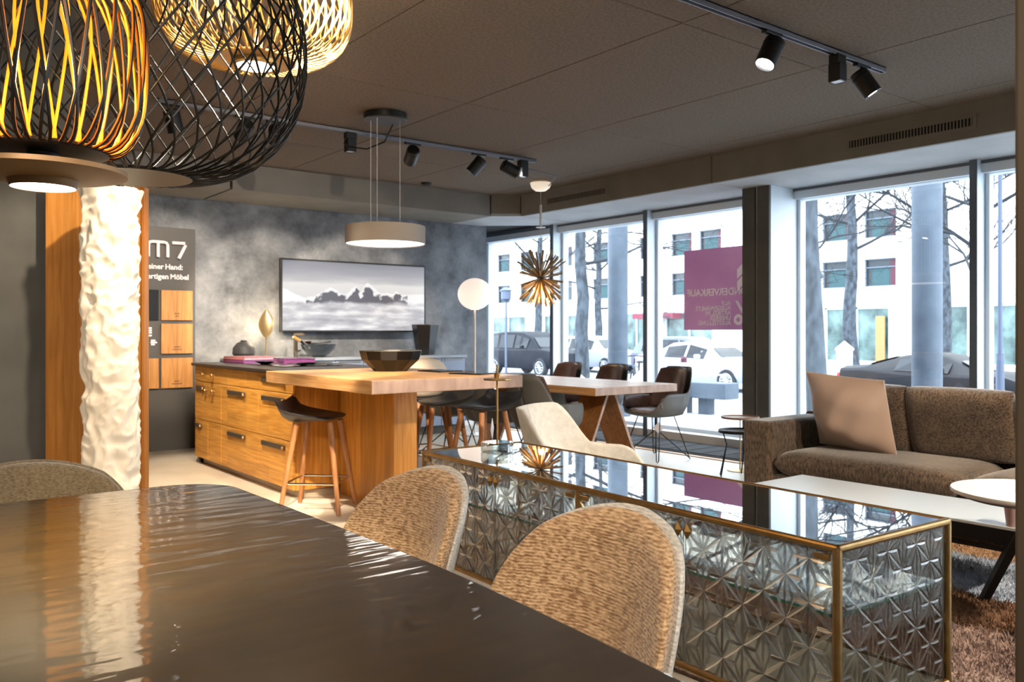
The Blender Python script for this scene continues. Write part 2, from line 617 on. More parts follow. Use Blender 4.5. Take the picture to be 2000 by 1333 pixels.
# pale building across the street --------------------------------------------
M_fac = mat('facade_render', '#d8d2c8', .8)
M_shop = mat('shop_glass', '#2f4040', .25, col2='#6d8480', scale=.9, spec=.4)
M_pane = mat('house_pane', '#1d262d', .3)
M_curt = mat('turquoise_curtain', '#2f4a4e', .8)
M_red = mat('crimson_panel', '#4a1226', .6)
bd = thing('office_building', 'long pale building with dark windows and crimson panels across the street', 'building', (42, 0, -.45))
H = 16.5
rows = [(4.05, 5.5), (6.6, 8.05), (9.15, 10.6), (11.7, 13.15)]
shops = [(14.6, 17.4), (18.4, 21.0), (22.3, 26.0), (33.6, 37.6), (38.4, 42.0), (45.0, 50.0), (52, 57)]
uw = [21.9, 24.35, 29.3, 32.9, 35.2, 38.0, 42.6, 46.5, 51.0, 54.0]
fb = B()
fb.bb(0, 6, -20, 75, 3.0, 4.05)
fb.bb(0, 6, -20, 75, rows[-1][1], H)
for k in range(3):
    fb.bb(0, 6, -20, 75, rows[k][1], rows[k+1][0])
for z0, z1 in rows:
    y = -20
    for w in uw:
        fb.bb(0, 6, y, w, z0, z1); y = w+1.75
    fb.bb(0, 6, y, 75, z0, z1)
y = -20
for a, c in shops:
    fb.bb(0, 6, y, a, 0, 3.0); y = c
fb.bb(0, 6, y, 75, 0, 3.0)
fb.build('facade', M_fac, bd, smooth=False)
wi = None
for z0, z1 in rows:
    for k, w in enumerate(uw):
        if wi is None:
            fbm = B()
            fbm.bb(0,.08,0,.06,0,1.45); fbm.bb(0,.08,1.69,1.75,0,1.45); fbm.bb(0,.08,0,1.75,0,.06); fbm.bb(0,.08,0,1.75,1.39,1.45); fbm.bb(0,.1,0,1.75,.98,1.04)
            wi = fbm.build('window', M_framed, bd, smooth=False)
            B().bb(.1,.12,.05,1.7,.05,1.4).build('pane', M_pane, wi, smooth=False)
            B().grid(lambda u, v: (.085+.012*math.sin(u*60), .42+u*1.0, .06+v*.9), 40, 1).build('curtain', M_curt, wi)
            B().bb(.05,.09,.08,.4,.06,1.4).build('sun_panel', M_red, wi, smooth=False)
            q = wi
        else:
            q = copy_tree(wi, bd)
        q.location = (.16, w, z0)
for a, c in shops:
    s = B()
    for yy in (a, (a+c)/2-.04, c-.08):
        s.bb(.2,.3,yy,yy+.08,0,3)
    s.bb(.2,.3,a,c,2.9,3); s.bb(.2,.3,a,c,0,.15)
    f = s.build('shop_window', M_frame, bd, smooth=False)
    B().bb(.3,.33,a+.05,c-.05,.1,2.95).build('pane', M_shop, f, smooth=False)
B().bb(-.1,-.02,22.45,22.95,.1,2.5).build('timber_post', mat('ochre_post', '#8f7448', .7), bd, smooth=False, bevel=.02)
o = B().bb(-.9, 0, 36.0, 39.5, 2.55, 2.9).build('awning', mat('crimson_awning', '#6f2036', .7), bd, smooth=False)

# cars ------------------------------------------------------------------------
M_tyre = mat('tyre_rubber', '#1c1c20', .8)
M_rim = mat('alloy_rim', '#b9bec6', .3, metal=.7)
M_cglass = mat('car_glass', '#10151c', .2, spec=.25)
M_head = mat('headlamp', '#dfe6ee', .1)
M_tail = mat('tail_lamp', '#8f1420', .3)
def car(name, label, cat, loc, rz, paint, st, wheels, wr, side, head, group='cars parked along the street'):
    """st: stations (x, half width, z sill, z belt, z roof, half roof width); side: window spans (x0,x1)"""
    t = thing(name, label, cat, loc, rz, group)
    def sec(s):
        x, w, z0, zb, zr, rw = s
        return [(x,-w*.9,z0),(x,-w,z0+(zb-z0)*.35),(x,-w*.97,zb-.06),(x,-w*.92,zb),(x,-rw,zr-.04),(x,-rw*.75,zr),
                (x,rw*.75,zr),(x,rw,zr-.04),(x,w*.92,zb),(x,w*.97,zb-.06),(x,w,z0+(zb-z0)*.35),(x,w*.9,z0)]
    b = B()
    vs, fs = [], []
    for s in st: vs += sec(s)
    k = 12
    for i in range(len(st)-1):
        for j in range(k):
            fs.append((i*k+j, i*k+(j+1) % k, (i+1)*k+(j+1) % k, (i+1)*k+j))
    fs.append(tuple(range(k-1,-1,-1))); fs.append(tuple((len(st)-1)*k+j for j in range(k)))
    b.add(vs, fs)
    b.build('body', paint, t, ang=30)
    def at(x):
        for i in range(len(st)-1):
            if st[i][0] <= x <= st[i+1][0]:
                f = (x-st[i][0])/(st[i+1][0]-st[i][0])
                return [st[i][q]*(1-f)+st[i+1][q]*f for q in range(6)]
        return st[-1]
    for sy in (-1, 1):
        for x0, x1 in side:
            w = B()
            a, c = at(x0), at(x1)
            def pt(s, f):
                return (s[0], sy*(s[1]*.92*(1-f)+s[5]*f+.012), s[3]*(1-f)+(s[4]-.04)*f)
            w.add([pt(a,.06), pt(c,.06), pt(c,.86), pt(a,.86)], [(0,1,2,3) if sy < 0 else (3,2,1,0)])
            w.build('side_window', M_cglass, t, smooth=False, solid=.008)
        hb = B().box((head[0], sy*head[1], head[2]), (.22,.32,.13))
        hb.build('headlight', M_head, t, bevel=.04)
        tb = B().box((st[0][0]+.08, sy*st[1][1]*.78, st[1][3]-.16), (.16,.3,.12))
        tb.build('tail_light', M_tail, t, bevel=.03)
        m = B().puff(.2,.13,.12)
        mo = m.build('wing_mirror', paint, t)
        sp = at(side[-1][1])
        mo.location = (side[-1][1]-.1, sy*(sp[1]+.08), sp[3]+.08)
        mo.rotation_euler = (PI/2, 0, 0)
    # windscreens
    for x0, x1, nm in ((side[-1][1]+.05, st[-1][0], 'windscreen'), (side[0][0]-.05, st[0][0], 'rear_screen')):
        s0 = at(x0)
        xs = sorted([s for s in st if (s[0] > x0) == (x1 > x0)], key=lambda s: abs(s[0]-x0))
        low = next((s for s in xs if s[4]-s[3] < .12), xs[-1])
        w = B()
        d = .02 if x1 > x0 else -.02
        w.add([(low[0]-(low[0]-x0)*.08+d, -low[5]*.92, low[4]+.02), (low[0]-(low[0]-x0)*.08+d, low[5]*.92, low[4]+.02), (x0+(low[0]-x0)*.1+d, s0[5]*.85, s0[4]-(s0[4]-low[4])*.1+.015), (x0+(low[0]-x0)*.1+d, -s0[5]*.85, s0[4]-(s0[4]-low[4])*.1+.015)], [(0,1,2,3)])
        w.build(nm, M_cglass, t, smooth=False, solid=.01)
    wh = None
    for x in wheels:
        for sy in (-1, 1):
            yy = sy*(at(x)[1]-.10)
            if wh is None:
                wh = B().lathe([(wr*.62,-.1),(wr*.93,-.11),(wr,-.08),(wr,.08),(wr*.93,.11),(wr*.62,.1)], 28).build('wheel', M_tyre, t)
                rb = B()
                rb.lathe([(wr*.66,.07),(wr*.66,.105),(wr*.6,.105),(wr*.57,.06)], 28)
                rb.lathe([(0,.1),(wr*.14,.1),(wr*.16,.05)], 14)
                for q in range(10):
                    an = q*PI/5
                    rb.tube([(math.cos(an)*wr*.12, math.sin(an)*wr*.12, .09), (math.cos(an)*wr*.6, math.sin(an)*wr*.6, .1)], wr*.045, 5)
                rb.build('rim', M_rim, wh)
                B().lathe([(0,.02),(wr*.6,.02)], 20).build('brake_disc', M_blackm, wh)
                q = wh
            else:
                q = copy_tree(wh, t)
            q.location = (x, yy, wr)
            q.rotation_euler = (PI/2*(-1 if sy > 0 else 1), 0, 0)
    B().box((at(wheels[1])[0]+.7, 0, .45), (.06, at(wheels[1])[1]*1.1, .18)).build('grille', M_black, t, bevel=.02)
    return t
P_navy = mat('navy_paint', '#080b16', .5, spec=.15)
P_silver = mat('silver_paint', '#9298a2', .45, spec=.3)
P_grey = mat('silver_grey_paint', '#5a606e', .45, spec=.2)
P_graph = mat('graphite_paint', '#0b0e15', .5, spec=.2)
suv = [(-2.35,.6,.55,.95,1.0,.55),(-2.25,.86,.4,1.02,1.25,.62),(-1.95,.92,.3,1.05,1.68,.66),(-.8,.93,.28,1.05,1.76,.68),(.2,.93,.28,1.05,1.73,.67),(.75,.93,.28,1.07,1.5,.66),(1.25,.92,.3,1.07,1.12,.72),(2.0,.88,.32,.98,1.02,.72),(2.3,.74,.4,.85,.9,.6)]
sedan = [(-2.3,.6,.5,.85,.9,.55),(-2.2,.82,.35,.95,1.02,.7),(-1.6,.88,.25,.95,1.06,.66),(-.9,.9,.22,.93,1.38,.56),(-.1,.9,.22,.92,1.45,.56),(.4,.9,.22,.92,1.38,.56),(1.1,.89,.24,.92,.98,.68),(1.9,.85,.28,.82,.86,.66),(2.25,.7,.35,.68,.72,.5)]
wagon = [(-2.35,.65,.5,.9,.95,.58),(-2.25,.86,.35,.98,1.2,.64),(-1.9,.9,.27,.98,1.5,.62),(-.7,.9,.24,.97,1.56,.62),(.2,.9,.24,.96,1.54,.6),(.6,.9,.24,.96,1.42,.6),(1.2,.89,.26,.95,1.02,.68),(2.0,.85,.3,.86,.9,.66),(2.3,.7,.38,.72,.78,.5)]
sport = [(-2.15,.6,.45,.78,.84,.55),(-2.05,.86,.3,.88,.93,.7),(-1.5,.95,.2,.9,.97,.66),(-.7,.93,.18,.84,1.2,.5),(-.1,.92,.18,.82,1.26,.5),(.25,.92,.18,.82,1.2,.5),(.95,.93,.2,.82,.88,.66),(1.5,.92,.22,.8,.86,.68),(2.0,.82,.28,.62,.68,.6),(2.2,.66,.32,.52,.56,.48)]
RZ = -PI/2
car('suv_car', 'dark blue off-road estate car at the kerb behind the back window', 'car', (21.6, on(1042,21.6), -.5), RZ, P_navy, suv, (-1.4,1.45), .36, [(-1.85,-1.3),(-1.15,-.25),(-.15,.62)], (2.12,.62,.78))
car('coupe_car', 'white coupe parked below the magenta poster', 'car', (20.4, on(1380,20.4), -.5), RZ, P_silver, sedan, (-1.35,1.4), .33, [(-.95,-.2),(-.1,.55)], (2.05,.6,.68))
car('estate_car', 'pale grey estate car parked behind the white coupe', 'car', (24.3, on(1352,24.3), -.5), RZ, P_grey, wagon, (-1.35,1.4), .33, [(-1.75,-.95),(-.85,-.1),(0,.55)], (2.1,.6,.7))
car('sports_car', 'dark grey soft-top sports car behind the sofa window', 'car', (18.9, on(1850,18.9), -.5), RZ, P_graph, sport, (-1.3,1.3), .34, [(-.75,-.3),(-.2,.4)], (1.9,.62,.6))
car('white_car', 'small white car glimpsed behind the dark off-road car', 'car', (25.5, on(1165,25.5), -.5), RZ, P_silver, wagon, (-1.35,1.4), .33, [(-1.75,-.95),(-.85,-.1),(0,.55)], (2.1,.6,.7))

# street furniture -------------------------------------------------------------
M_lamp = mat('lamp_post_grey', '#4a5264', .5, metal=.3)
sl = thing('street_lamp', 'tall slim street lamp with flat head at the right edge window', 'street lamp', (13.5, on(1954,13.5), gz(13.5)))
B().cyl((0,0,0),(0,0,3.9),.035,.03,12).build('pole', M_lamp, sl)
B().cyl((0,0,0),(0,0,1.2),.062,.055,12).build('pole_sleeve', M_lamp, sl)
B().puff(.6,.22,.07,p=4,bend=lambda x,y,z:(x*.62+.1, -x*.79+.1, 3.92+z)).build('lamp_head', M_lamp, sl)
s2 = thing('street_lantern', 'small street lantern on a thin pole behind the globe lamp', 'street lamp', (20, on(989,20), -.5))
B().cyl((0,0,0),(0,0,2.9),.05,.04,10).build('pole', M_lamp, s2)
B().lathe([(.05,2.9),(.2,3.0),(.2,3.3),(.26,3.33),(.06,3.45)],14).build('lantern', M_lamp, s2)
bn = thing('street_bench', 'grey concrete slab bench on a stubby foot on the pavement', 'bench', (11.5, on(1356,11.5), gz(11.5)), .1)
B().bb(-.22,.22,-.75,.45,.28,.55).build('slab', M_conc, bn, bevel=.015)
B().bb(-.1,.1,-.35,-.15,0,.28).build('foot', M_conc, bn, smooth=False)
B().bb(-.1,.1,.1,.25,0,.28).build('foot', M_conc, bn, smooth=False)
bo = thing('bollard', 'white bollard with magenta cap in front of the white coupe', 'bollard', (11.2, on(1336,11.2), gz(11.2)))
B().lathe([(.055,0),(.055,.86),(.05,.87)],18).build('post', M_white, bo)
B().lathe([(.055,.87),(.055,.94),(.03,.97),(0,.975)],18).build('cap', M_red, bo)
b2 = thing('pavement_bin', 'white cylindrical litter bin with conical lid by the slender tree', 'bin', (26.5, on(1650,26.5), -.5))
B().lathe([(.26,0),(.26,1.1)],20).build('drum', M_white, b2)
B().lathe([(.3,1.1),(.3,1.16),(0,1.42)],20).build('lid', M_white, b2)
bk = thing('bicycle', 'bicycle leaning outside near the window post', 'bicycle', (14.0, on(1246,14.0), gz(14)), PI/2-.6)
for xx in (-.5,.5):
    w = B().tube([(xx+.32*math.cos(a*PI/12), 0, .34+.32*math.sin(a*PI/12)) for a in range(24)], .018, 6, closed=True).build('wheel', M_tyre, bk)
b = B()
for p, q in (((-.5,0,.34),(-.12,0,.75)),((-.5,0,.34),(0,0,.3)),((0,0,.3),(-.15,0,.85)),((0,0,.3),(.36,0,.75)),((-.12,0,.75),(.36,0,.78)),((.5,0,.34),(.34,0,.95))):
    b.cyl(p, q, .02, n=6)
b.build('bike_frame', M_blackm, bk)
B().puff(.26,.14,.06,bend=lambda x,y,z:(x-.16,y,.88+z)).build('saddle', M_black, bk)
B().tube([(.28,-.26,.98),(.36,-.1,1.0),(.36,.1,1.0),(.28,.26,.98)], .014, 6).build('handlebar', M_blackm, bk)
# tilted stone slabs on the pavement
M_stone = mat('pale_stone', '#a7abae', .85, col2='#c1c4c6', scale=4)
for k, (u, X, w, h, lab) in enumerate(((1135, 12.6, 1.5, .85, 'grey wedge-shaped stone slab below the thick tree trunk'), (1240, 12.3, 1.2, .95, 'grey wedge-shaped stone slab right of the round column'))):
    st = thing('stone_wedge', lab, 'stone', (X, on(u, X), gz(X)), 0, 'stone wedges on the pavement')
    a = -w/2 if k == 1 else w/2
    B().add([(-.2,-w/2,0),(-.2,w/2,0),(-.15,a,h),(.2,-w/2,0),(.2,w/2,0),(.15,a,h)], [(0,2,1),(3,4,5),(0,1,4,3),(1,2,5,4),(2,0,3,5)]).build('slab', M_stone, st, smooth=False)

# ================================================================ KITCHEN ZONE
M_work = mat('worktop_ceramic', '#2c2826', .35, col2='#37322f', scale=40)
M_handle = mat('bronze_grip', '#5a5148', .4, metal=.5)

# island ------------------------------------------------------------------------
isl = thing('kitchen_island', 'oak kitchen island with drawer fronts and bronze grips, black worktop above', 'kitchen island', (2.5, 5.75, 0))
B().bb(.022, .93, 0, 2.2, .06, .895).build('carcass', M_oakx, isl, smooth=False)
B().bb(.06, .88, .04, 2.15, 0, .06).build('plinth', mat('plinth_grey', '#b3a48e', .5), isl, smooth=False)
def front(name, y0, y1, z0, z1, grip=None, knobs=()):
    f = B().bb(0, .02, y0+.003, y1-.003, z0+.003, z1-.003).build(name, M_oak, isl, smooth=False, bevel=.002, seg=1)
    if grip:
        g0, g1 = grip
        B().bb(-.012, .0, g0, g1, z1-.075, z1-.038).build('grip', M_handle, f, smooth=False, bevel=.003, seg=1)
        B().box((-.016, g0+.02, z1-.057), (.012, .022, .022)).build('grip_stud', M_oakt, f, bevel=.004)
    for ky in knobs:
        B().lathe([(.009,0),(.009,.014),(.017,.02),(.015,.032),(0,.035)], 14).build('knob', M_brass, f).matrix_local = Matrix.Translation((0, ky, z1-.07)) @ Matrix.Rotation(-PI/2, 4, 'Y')
    return f
front('drawer', 0, .66, .755, .895, (.14, .58))
front('drawer', 0, .66, .41, .755, (.14, .58))
front('drawer', 0, .66, .06, .41, (.14, .58))
front('drawer', .66, 1.50, .755, .895)
front('drawer', .66, 1.50, .41, .755, (.93, 1.33))
front('drawer', .66, 1.50, .06, .41, (.93, 1.33))
front('drawer', 1.50, 2.20, .755, .895, None, (1.68, 1.93))
front('drawer', 1.50, 2.20, .41, .755, (1.93, 2.14), (1.68, 1.86))
front('door', 1.50, 1.84, .06, .41)
front('drawer', 1.84, 2.20, .06, .41, (2.0, 2.17))
cs = B().lathe([(0,-.012),(.035,-.014),(.042,-.01),(.042,.01),(.035,.014),(0,.012)], 18).build('caster', M_black, isl)
cs.rotation_euler = (PI/2, 0, .3); cs.location = (.06, 2.16, .042)
B().cyl((0,0,.0),(0,0,.05),.012,n=8).build('caster_fork', M_steel, isl).location = (.06, 2.16, .045)
tag(B().bb(2.47, 3.47, 5.735, 7.97, .896, .922).build('worktop', M_work, smooth=False, bevel=.004), 'black worktop slab covering the oak kitchen island', 'worktop')

def endgrain(o):
    for p in o.data.polygons:
        if abs(p.normal.y) > .9: p.material_index = 1
# bar -----------------------------------------------------------------------------
bar = thing('bar_counter', 'thick oak breakfast bar slab projecting from the island toward the room', 'bar counter', (2.29, 4.2, 0))
B().bb(0, 1.08, 0, 1.53, .852, .93).build('bar_top', [M_oakt, M_endg], bar, smooth=False, bevel=.004)
endgrain(bar.children[0])
lg = B().bb(.57, .75, .74, 1.53, 0, .852).build('leg_panel', M_oakx, bar, smooth=False, bevel=.003)

# back kitchen run: four units and one worktop -------------------------------------
M_slate = mat('slate_blue_front', '#7f8da6', .35, col2='#8694ac', scale=2)
ku = thing('base_cabinet', 'slate blue base cabinet leftmost of the run under the wall screen', 'cabinet', (3.1, 8.38, 0), 0, 'slate blue kitchen units along the back wall')
B().bb(0, .68, .02, .58, .1, .9).build('carcass', M_slate, ku, smooth=False)
B().bb(0, .68, .07, .5, 0, .1).build('plinth', M_dark, ku, smooth=False)
for k in range(2):
    d = B().bb(k*.34+.003, k*.34+.337, 0, .02, .103, .897).build('door', M_slate, ku, smooth=False, bevel=.002, seg=1)
    B().bb(k*.34+.04, k*.34+.3, -.008, 0, .87, .885).build('grip', M_steel, d, smooth=False)
dup(ku, 'slate blue base cabinet, second from the left under the wall screen', (3.785, 8.38, 0))
dup(ku, 'slate blue base cabinet, third from the left under the wall screen', (4.47, 8.38, 0))
dup(ku, 'slate blue base cabinet at the right end of the run, near the globe lamp', (5.155, 8.38, 0))
tag(B().bb(3.08, 5.85, 8.36, 8.97, .901, .932).build('worktop', mat('grey_blue_worktop', '#9099a6', .3), smooth=False, bevel=.003), 'grey blue worktop over the slate cabinets along the back wall', 'worktop')

# things on the back worktop
lf = thing('leaf_lamp', 'small gold leaf-shaped table lamp on a thin stem before the back wall', 'lamp', (3.42, 8.55, .932))
B().lathe([(.09,0),(.09,.012),(.03,.022),(.012,.03)], 28).build('foot', M_chrome, lf)
B().cyl((0,0,.02),(0,0,.24),.006,n=10).build('stem', M_brass, lf)
B().puff(.16, .30, .06, k=1, p=2, e=.7, bend=lambda x,y,z: (x*(1-.55*(y/.15)**2*(1 if y > 0 else .6)), z, .36+y)).build('leaf_shade', mat('gold_leaf', '#e6cf9c', .35, metal=.8), lf)
lf.rotation_euler.z = -.65
pl = bpy.data.lights.new('leaf_glow', 'POINT'); pl.energy = 9.0; pl.color = (1,.78,.5); pl.shadow_soft_size = .03
po = bpy.data.objects.new('leaf_glow', pl); COL.objects.link(po); po.location = (0, .12, .36); po.parent = lf
sv = thing('stone_vessel', 'small round dark grey vessel beside the leaf lamp', 'vase', (3.2, 8.6, .932))
B().lathe([(0,0),(.08,0),(.115,.05),(.11,.11),(.07,.16),(.03,.175),(0,.176)], 26).build('body', mat('dark_stone', '#3b3c40', .6), sv)
B().lathe([(.03,.172),(.034,.185),(.028,.19),(.02,.176)], 18).build('rim', mat('dark_stone_rim', '#4a4b50', .5), sv)
fc = thing('tap', 'slim dark square kitchen tap beside the wok', 'tap', (3.82, 8.72, .932))
B().bb(-.018,.018,-.018,.018,0,.235).build('column', M_handle, fc, smooth=False, bevel=.003)
B().bb(-.016,.016,-.2,.018,.235,.262).build('spout', M_handle, fc, smooth=False, bevel=.003)
B().cyl((.018,0,.06),(.06,0,.075),.008,n=10).build('lever', M_handle, fc)
wk = thing('wok', 'dark blue glossy wok with a wooden handle below the wall screen', 'wok', (4.04, 8.62, .932))
M_wok = mat('wok_enamel', '#27303c', .15, coat=1)
B().lathe([(0,0),(.06,0),(.12,.035),(.17,.09),(.19,.14),(.196,.14),(.176,.088),(.125,.04),(.06,.01),(0,.008)], 32).build('bowl', M_wok, wk)
B().tube([(-.17,-.03,.13),(-.22,-.05,.17),(-.25,-.06,.185)], [.012,.014,.012], 8).build('handle_ferrule', M_black, wk)
B().tube([(-.24,-.055,.18),(-.31,-.08,.215),(-.33,-.085,.222)], [.016,.019,.012], 10).build('handle', mat('light_wood', '#c49558', .5), wk)
sp = thing('ladle', 'copper and steel ladle lying across the wok', 'utensil', (4.06, 8.6, 1.08))
B().tube([(-.14,0,.0),(.05,.03,.012),(.15,.05,.02)], .008, 8).build('shaft', M_chrome, sp)
B().lathe([(0,0),(.03,.008),(.04,.03),(.036,.03),(.027,.011),(0,.004)], 18, (-.15,0,-.005)).build('scoop', mat('copper', '#c98a5e', .25, metal=1), sp)
vs = thing('faceted_vase', 'tall black faceted vase widening upward at the right end of the back worktop', 'vase', (5.42, 8.62, .932))
vb = B().lathe([(0,0),(.105,0),(.165,.36),(.15,.36),(.095,.02),(0,.02)], 6, a0=.35)
vb.build('body', mat('black_facet', '#1a1b1e', .3), vs, smooth=False)
B().tube([(.158*math.cos(.35+i*PI/3), .158*math.sin(.35+i*PI/3), .36) for i in range(6)], .006, 6, closed=True).build('rim', M_steel, vs)

# things on the island and the bar -------------------------------------------------
M_pur = mat('plum_cover', '#8d4a86', .35, coat=.3)
M_pink = mat('rose_cover', '#d58a92', .4)
M_page = mat('book_pages', '#c9b7c4', .7)
def book(label, loc, rz, w, l, h, m):
    t = thing('large_book', label, 'book', loc, rz, 'plum coloured books on the island')
    b = B().bb(-w/2, w/2, -l/2, l/2, 0, .006).bb(-w/2, w/2, -l/2, l/2, h-.006, h).bb(-w/2, -w/2+.006, -l/2, l/2, 0, h)
    b.build('cover', m, t, smooth=False, bevel=.001, seg=1)
    B().bb(-w/2+.006, w/2-.006, -l/2+.006, l/2-.006, .006, h-.006).build('pages', M_page if m is M_pink else M_pur, t, smooth=False)
    return t
book('wide plum book lying flat at the left end of the black island worktop', (2.92, 7.68, .922), .1, .34, .42, .03, M_pur)
book('rose topped book stacked on the wide plum book', (2.90, 7.67, .952), .15, .30, .38, .028, M_pink)
book('second plum book lying behind the stacked books on the island', (3.30, 7.60, .922), -.1, .30, .42, .036, M_pur)
hb = thing('hob', 'flush black glass hob set on the island worktop', 'hob', (2.98, 6.85, .9222))
B().bb(-.26,.26,-.40,.40,0,.006).build('glass_plate', mat('hob_glass', '#0e0e10', .05, coat=1), hb, smooth=False, bevel=.002)
for x, y in ((-.12,-.2),(.12,-.2),(-.12,.2),(.12,.2)):
    B().tube([(x+.085*math.cos(i*PI/14), y+.085*math.sin(i*PI/14), .0065) for i in range(28)], .0012, 4, closed=True).build('ring', M_steel, hb)
dsh = thing('shallow_dish', 'small shiny black dish on the island hob', 'dish', (2.80, 7.02, .9285))
B().lathe([(0,0),(.04,0),(.085,.018),(.09,.022),(.083,.021),(.04,.006),(0,.005)], 26).build('bowl', mat('gloss_black', '#0b0b0d', .06, coat=1), dsh)
B().lathe([(.083,.0205),(.09,.022),(.091,.0235),(.083,.022)], 26).build('rim', M_chrome, dsh)
d2 = thing('oval_tray', 'flat dark oval tray on the island beyond the hob dish', 'tray', (3.05, 6.75, .9285), .5)
B().lathe([(0,0),(.09,0),(.115,.012),(.12,.013),(.09,.005),(0,.004)], 26, sx=1, sy=.6).build('plate', M_blackm, d2)
bo = thing('faceted_bowl', 'large black faceted bowl standing on the oak bar', 'bowl', (2.985, 5.2, .93))
B().lathe([(0,0),(.115,0),(.205,.082),(.222,.142),(.212,.142),(.195,.085),(.11,.012),(0,.012)], 12, a0=.2).build('body', mat('black_lacquer_bowl', '#070606', .34, spec=.25), bo, smooth=False)
B().tube([(.217*math.cos(.2+i*PI/6), .217*math.sin(.2+i*PI/6), .142) for i in range(12)], .004, 6, closed=True).build('rim', M_steel, bo)
for lab, loc, rz in (('black tablet lying on the oak bar beyond the faceted bowl', (3.22, 4.93, .93), .1), ('black tablet lying at the right-hand corner of the oak bar', (3.2, 4.5, .93), .35)):
    tb = thing('tablet', lab, 'tablet', loc, rz, 'tablets on the oak bar')
    B().bb(-.1,.1,-.13,.13,0,.008).build('housing', M_black, tb, smooth=False, bevel=.003)
    B().bb(-.09,.09,-.12,.12,.008,.0088).build('screen', mat('dark_screen', '#0a0b0d', .08), tb, smooth=False)

# bar stools --------------------------------------------------------------------------
M_shell = mat('black_stool_shell', '#17171a', .45)
def stool():
    t = thing('bar_stool', '', 'bar stool', (0,0,0), 0, 'black bar stools with wooden legs')
    def prof(y):      # y -.26 (front) .. .26 (top of back) -> local x forward, z
        s = y+.26
        if s < .33: return (.17-s, .62+.012*math.cos(s/.33*PI))
        q = s-.33
        a = min(1, q/.08)
        return (-.16-q*(1-.55*a)-.02*a, .608+q*.62*a+.004)
    def bend(x, y, z):
        px, pz = prof(y)
        return (px, x, pz + z + .10*(abs(x)/.22)**2.2*max(0, min(1, (y+.2)/.3))*.8)
    B().puff(.44, .52, .035, k=.55, n=18, p=8, e=.5, bend=bend).build('seat', M_shell, t)
    for sx in (1,-1):
        for sy in (1,-1):
            B().tube([(sx*.115, sy*.115, .60), (sx*.20, sy*.20, 0)], [.022, .015], 10).build('leg', M_ash, t)
    z, f = .2, .172
    pts = [(f,f,z),(-f,f,z),(-f,-f,z),(f,-f,z)]
    r = B()
    for i in range(4): r.cyl(pts[i], pts[(i+1) % 4], .007, n=8)
    r.build('footrest', M_chrome, t)
    return t
st = stool()
st['label'] = 'black shell bar stool standing at the island drawers, nearest of the stools'
st.location = (2.50, 5.33, 0); st.rotation_euler.z = -.75
st2 = dup(st, 'black bar stool at the far side of the bar, next to the oak leg panel', (3.78, 5.78, 0), PI-.2)
st3 = dup(st, 'black bar stool at the far side of the bar behind the brass stand', (3.80, 5.22, 0), PI+.1)
tg = B().box((0,0,0), (.002,.11,.11)).build('price_tag', mat('tag_card', '#c9c2c4', .7), st3, smooth=False)
tg.matrix_local = Matrix.Translation((.16,.28,.50)) @ Matrix.Rotation(-.9,4,'Z') @ Matrix.Rotation(PI/4,4,'X')
sk = thing('sheepskin', 'fluffy cream sheepskin draped on the stool beyond the faceted bowl', 'sheepskin', (3.92, 6.27, 0))
rs = random.Random(3)
b = B()
b.puff(.42,.38,.34,k=.7,n=14,p=4,e=.6,bend=lambda x,y,z:(x,y,.805+z))
fur = []
M_fur = mat('cream_fur', '#dccab4', .95)
b.build('pelt', M_fur, sk)
b = B()
for i in range(2600):
    th, ph = rs.uniform(0,2*PI), math.acos(rs.uniform(-.2,1))
    d = Vector((math.sin(ph)*math.cos(th), math.sin(ph)*math.sin(th), math.cos(ph)))
    p = Vector((d.x*.19, d.y*.17, .81+d.z*.155))
    e = p + (d+Vector((rs.uniform(-.6,.6),rs.uniform(-.6,.6),rs.uniform(-.5,.3)))).normalized()*rs.uniform(.02,.045)
    w = d.cross(Vector((rs.uniform(-1,1),rs.uniform(-1,1),.3))).normalized()*.004
    b.add([p-w, p+w, e], [(0,1,2)])
b.build('fur', M_fur, sk, smooth=False, kind='stuff')
# the stool under the sheepskin
st4 = dup(st, 'bar stool carrying the cream sheepskin beyond the bar', (3.92, 6.27, 0), PI)
for ch in st4.children:
    ch.location.z += 0

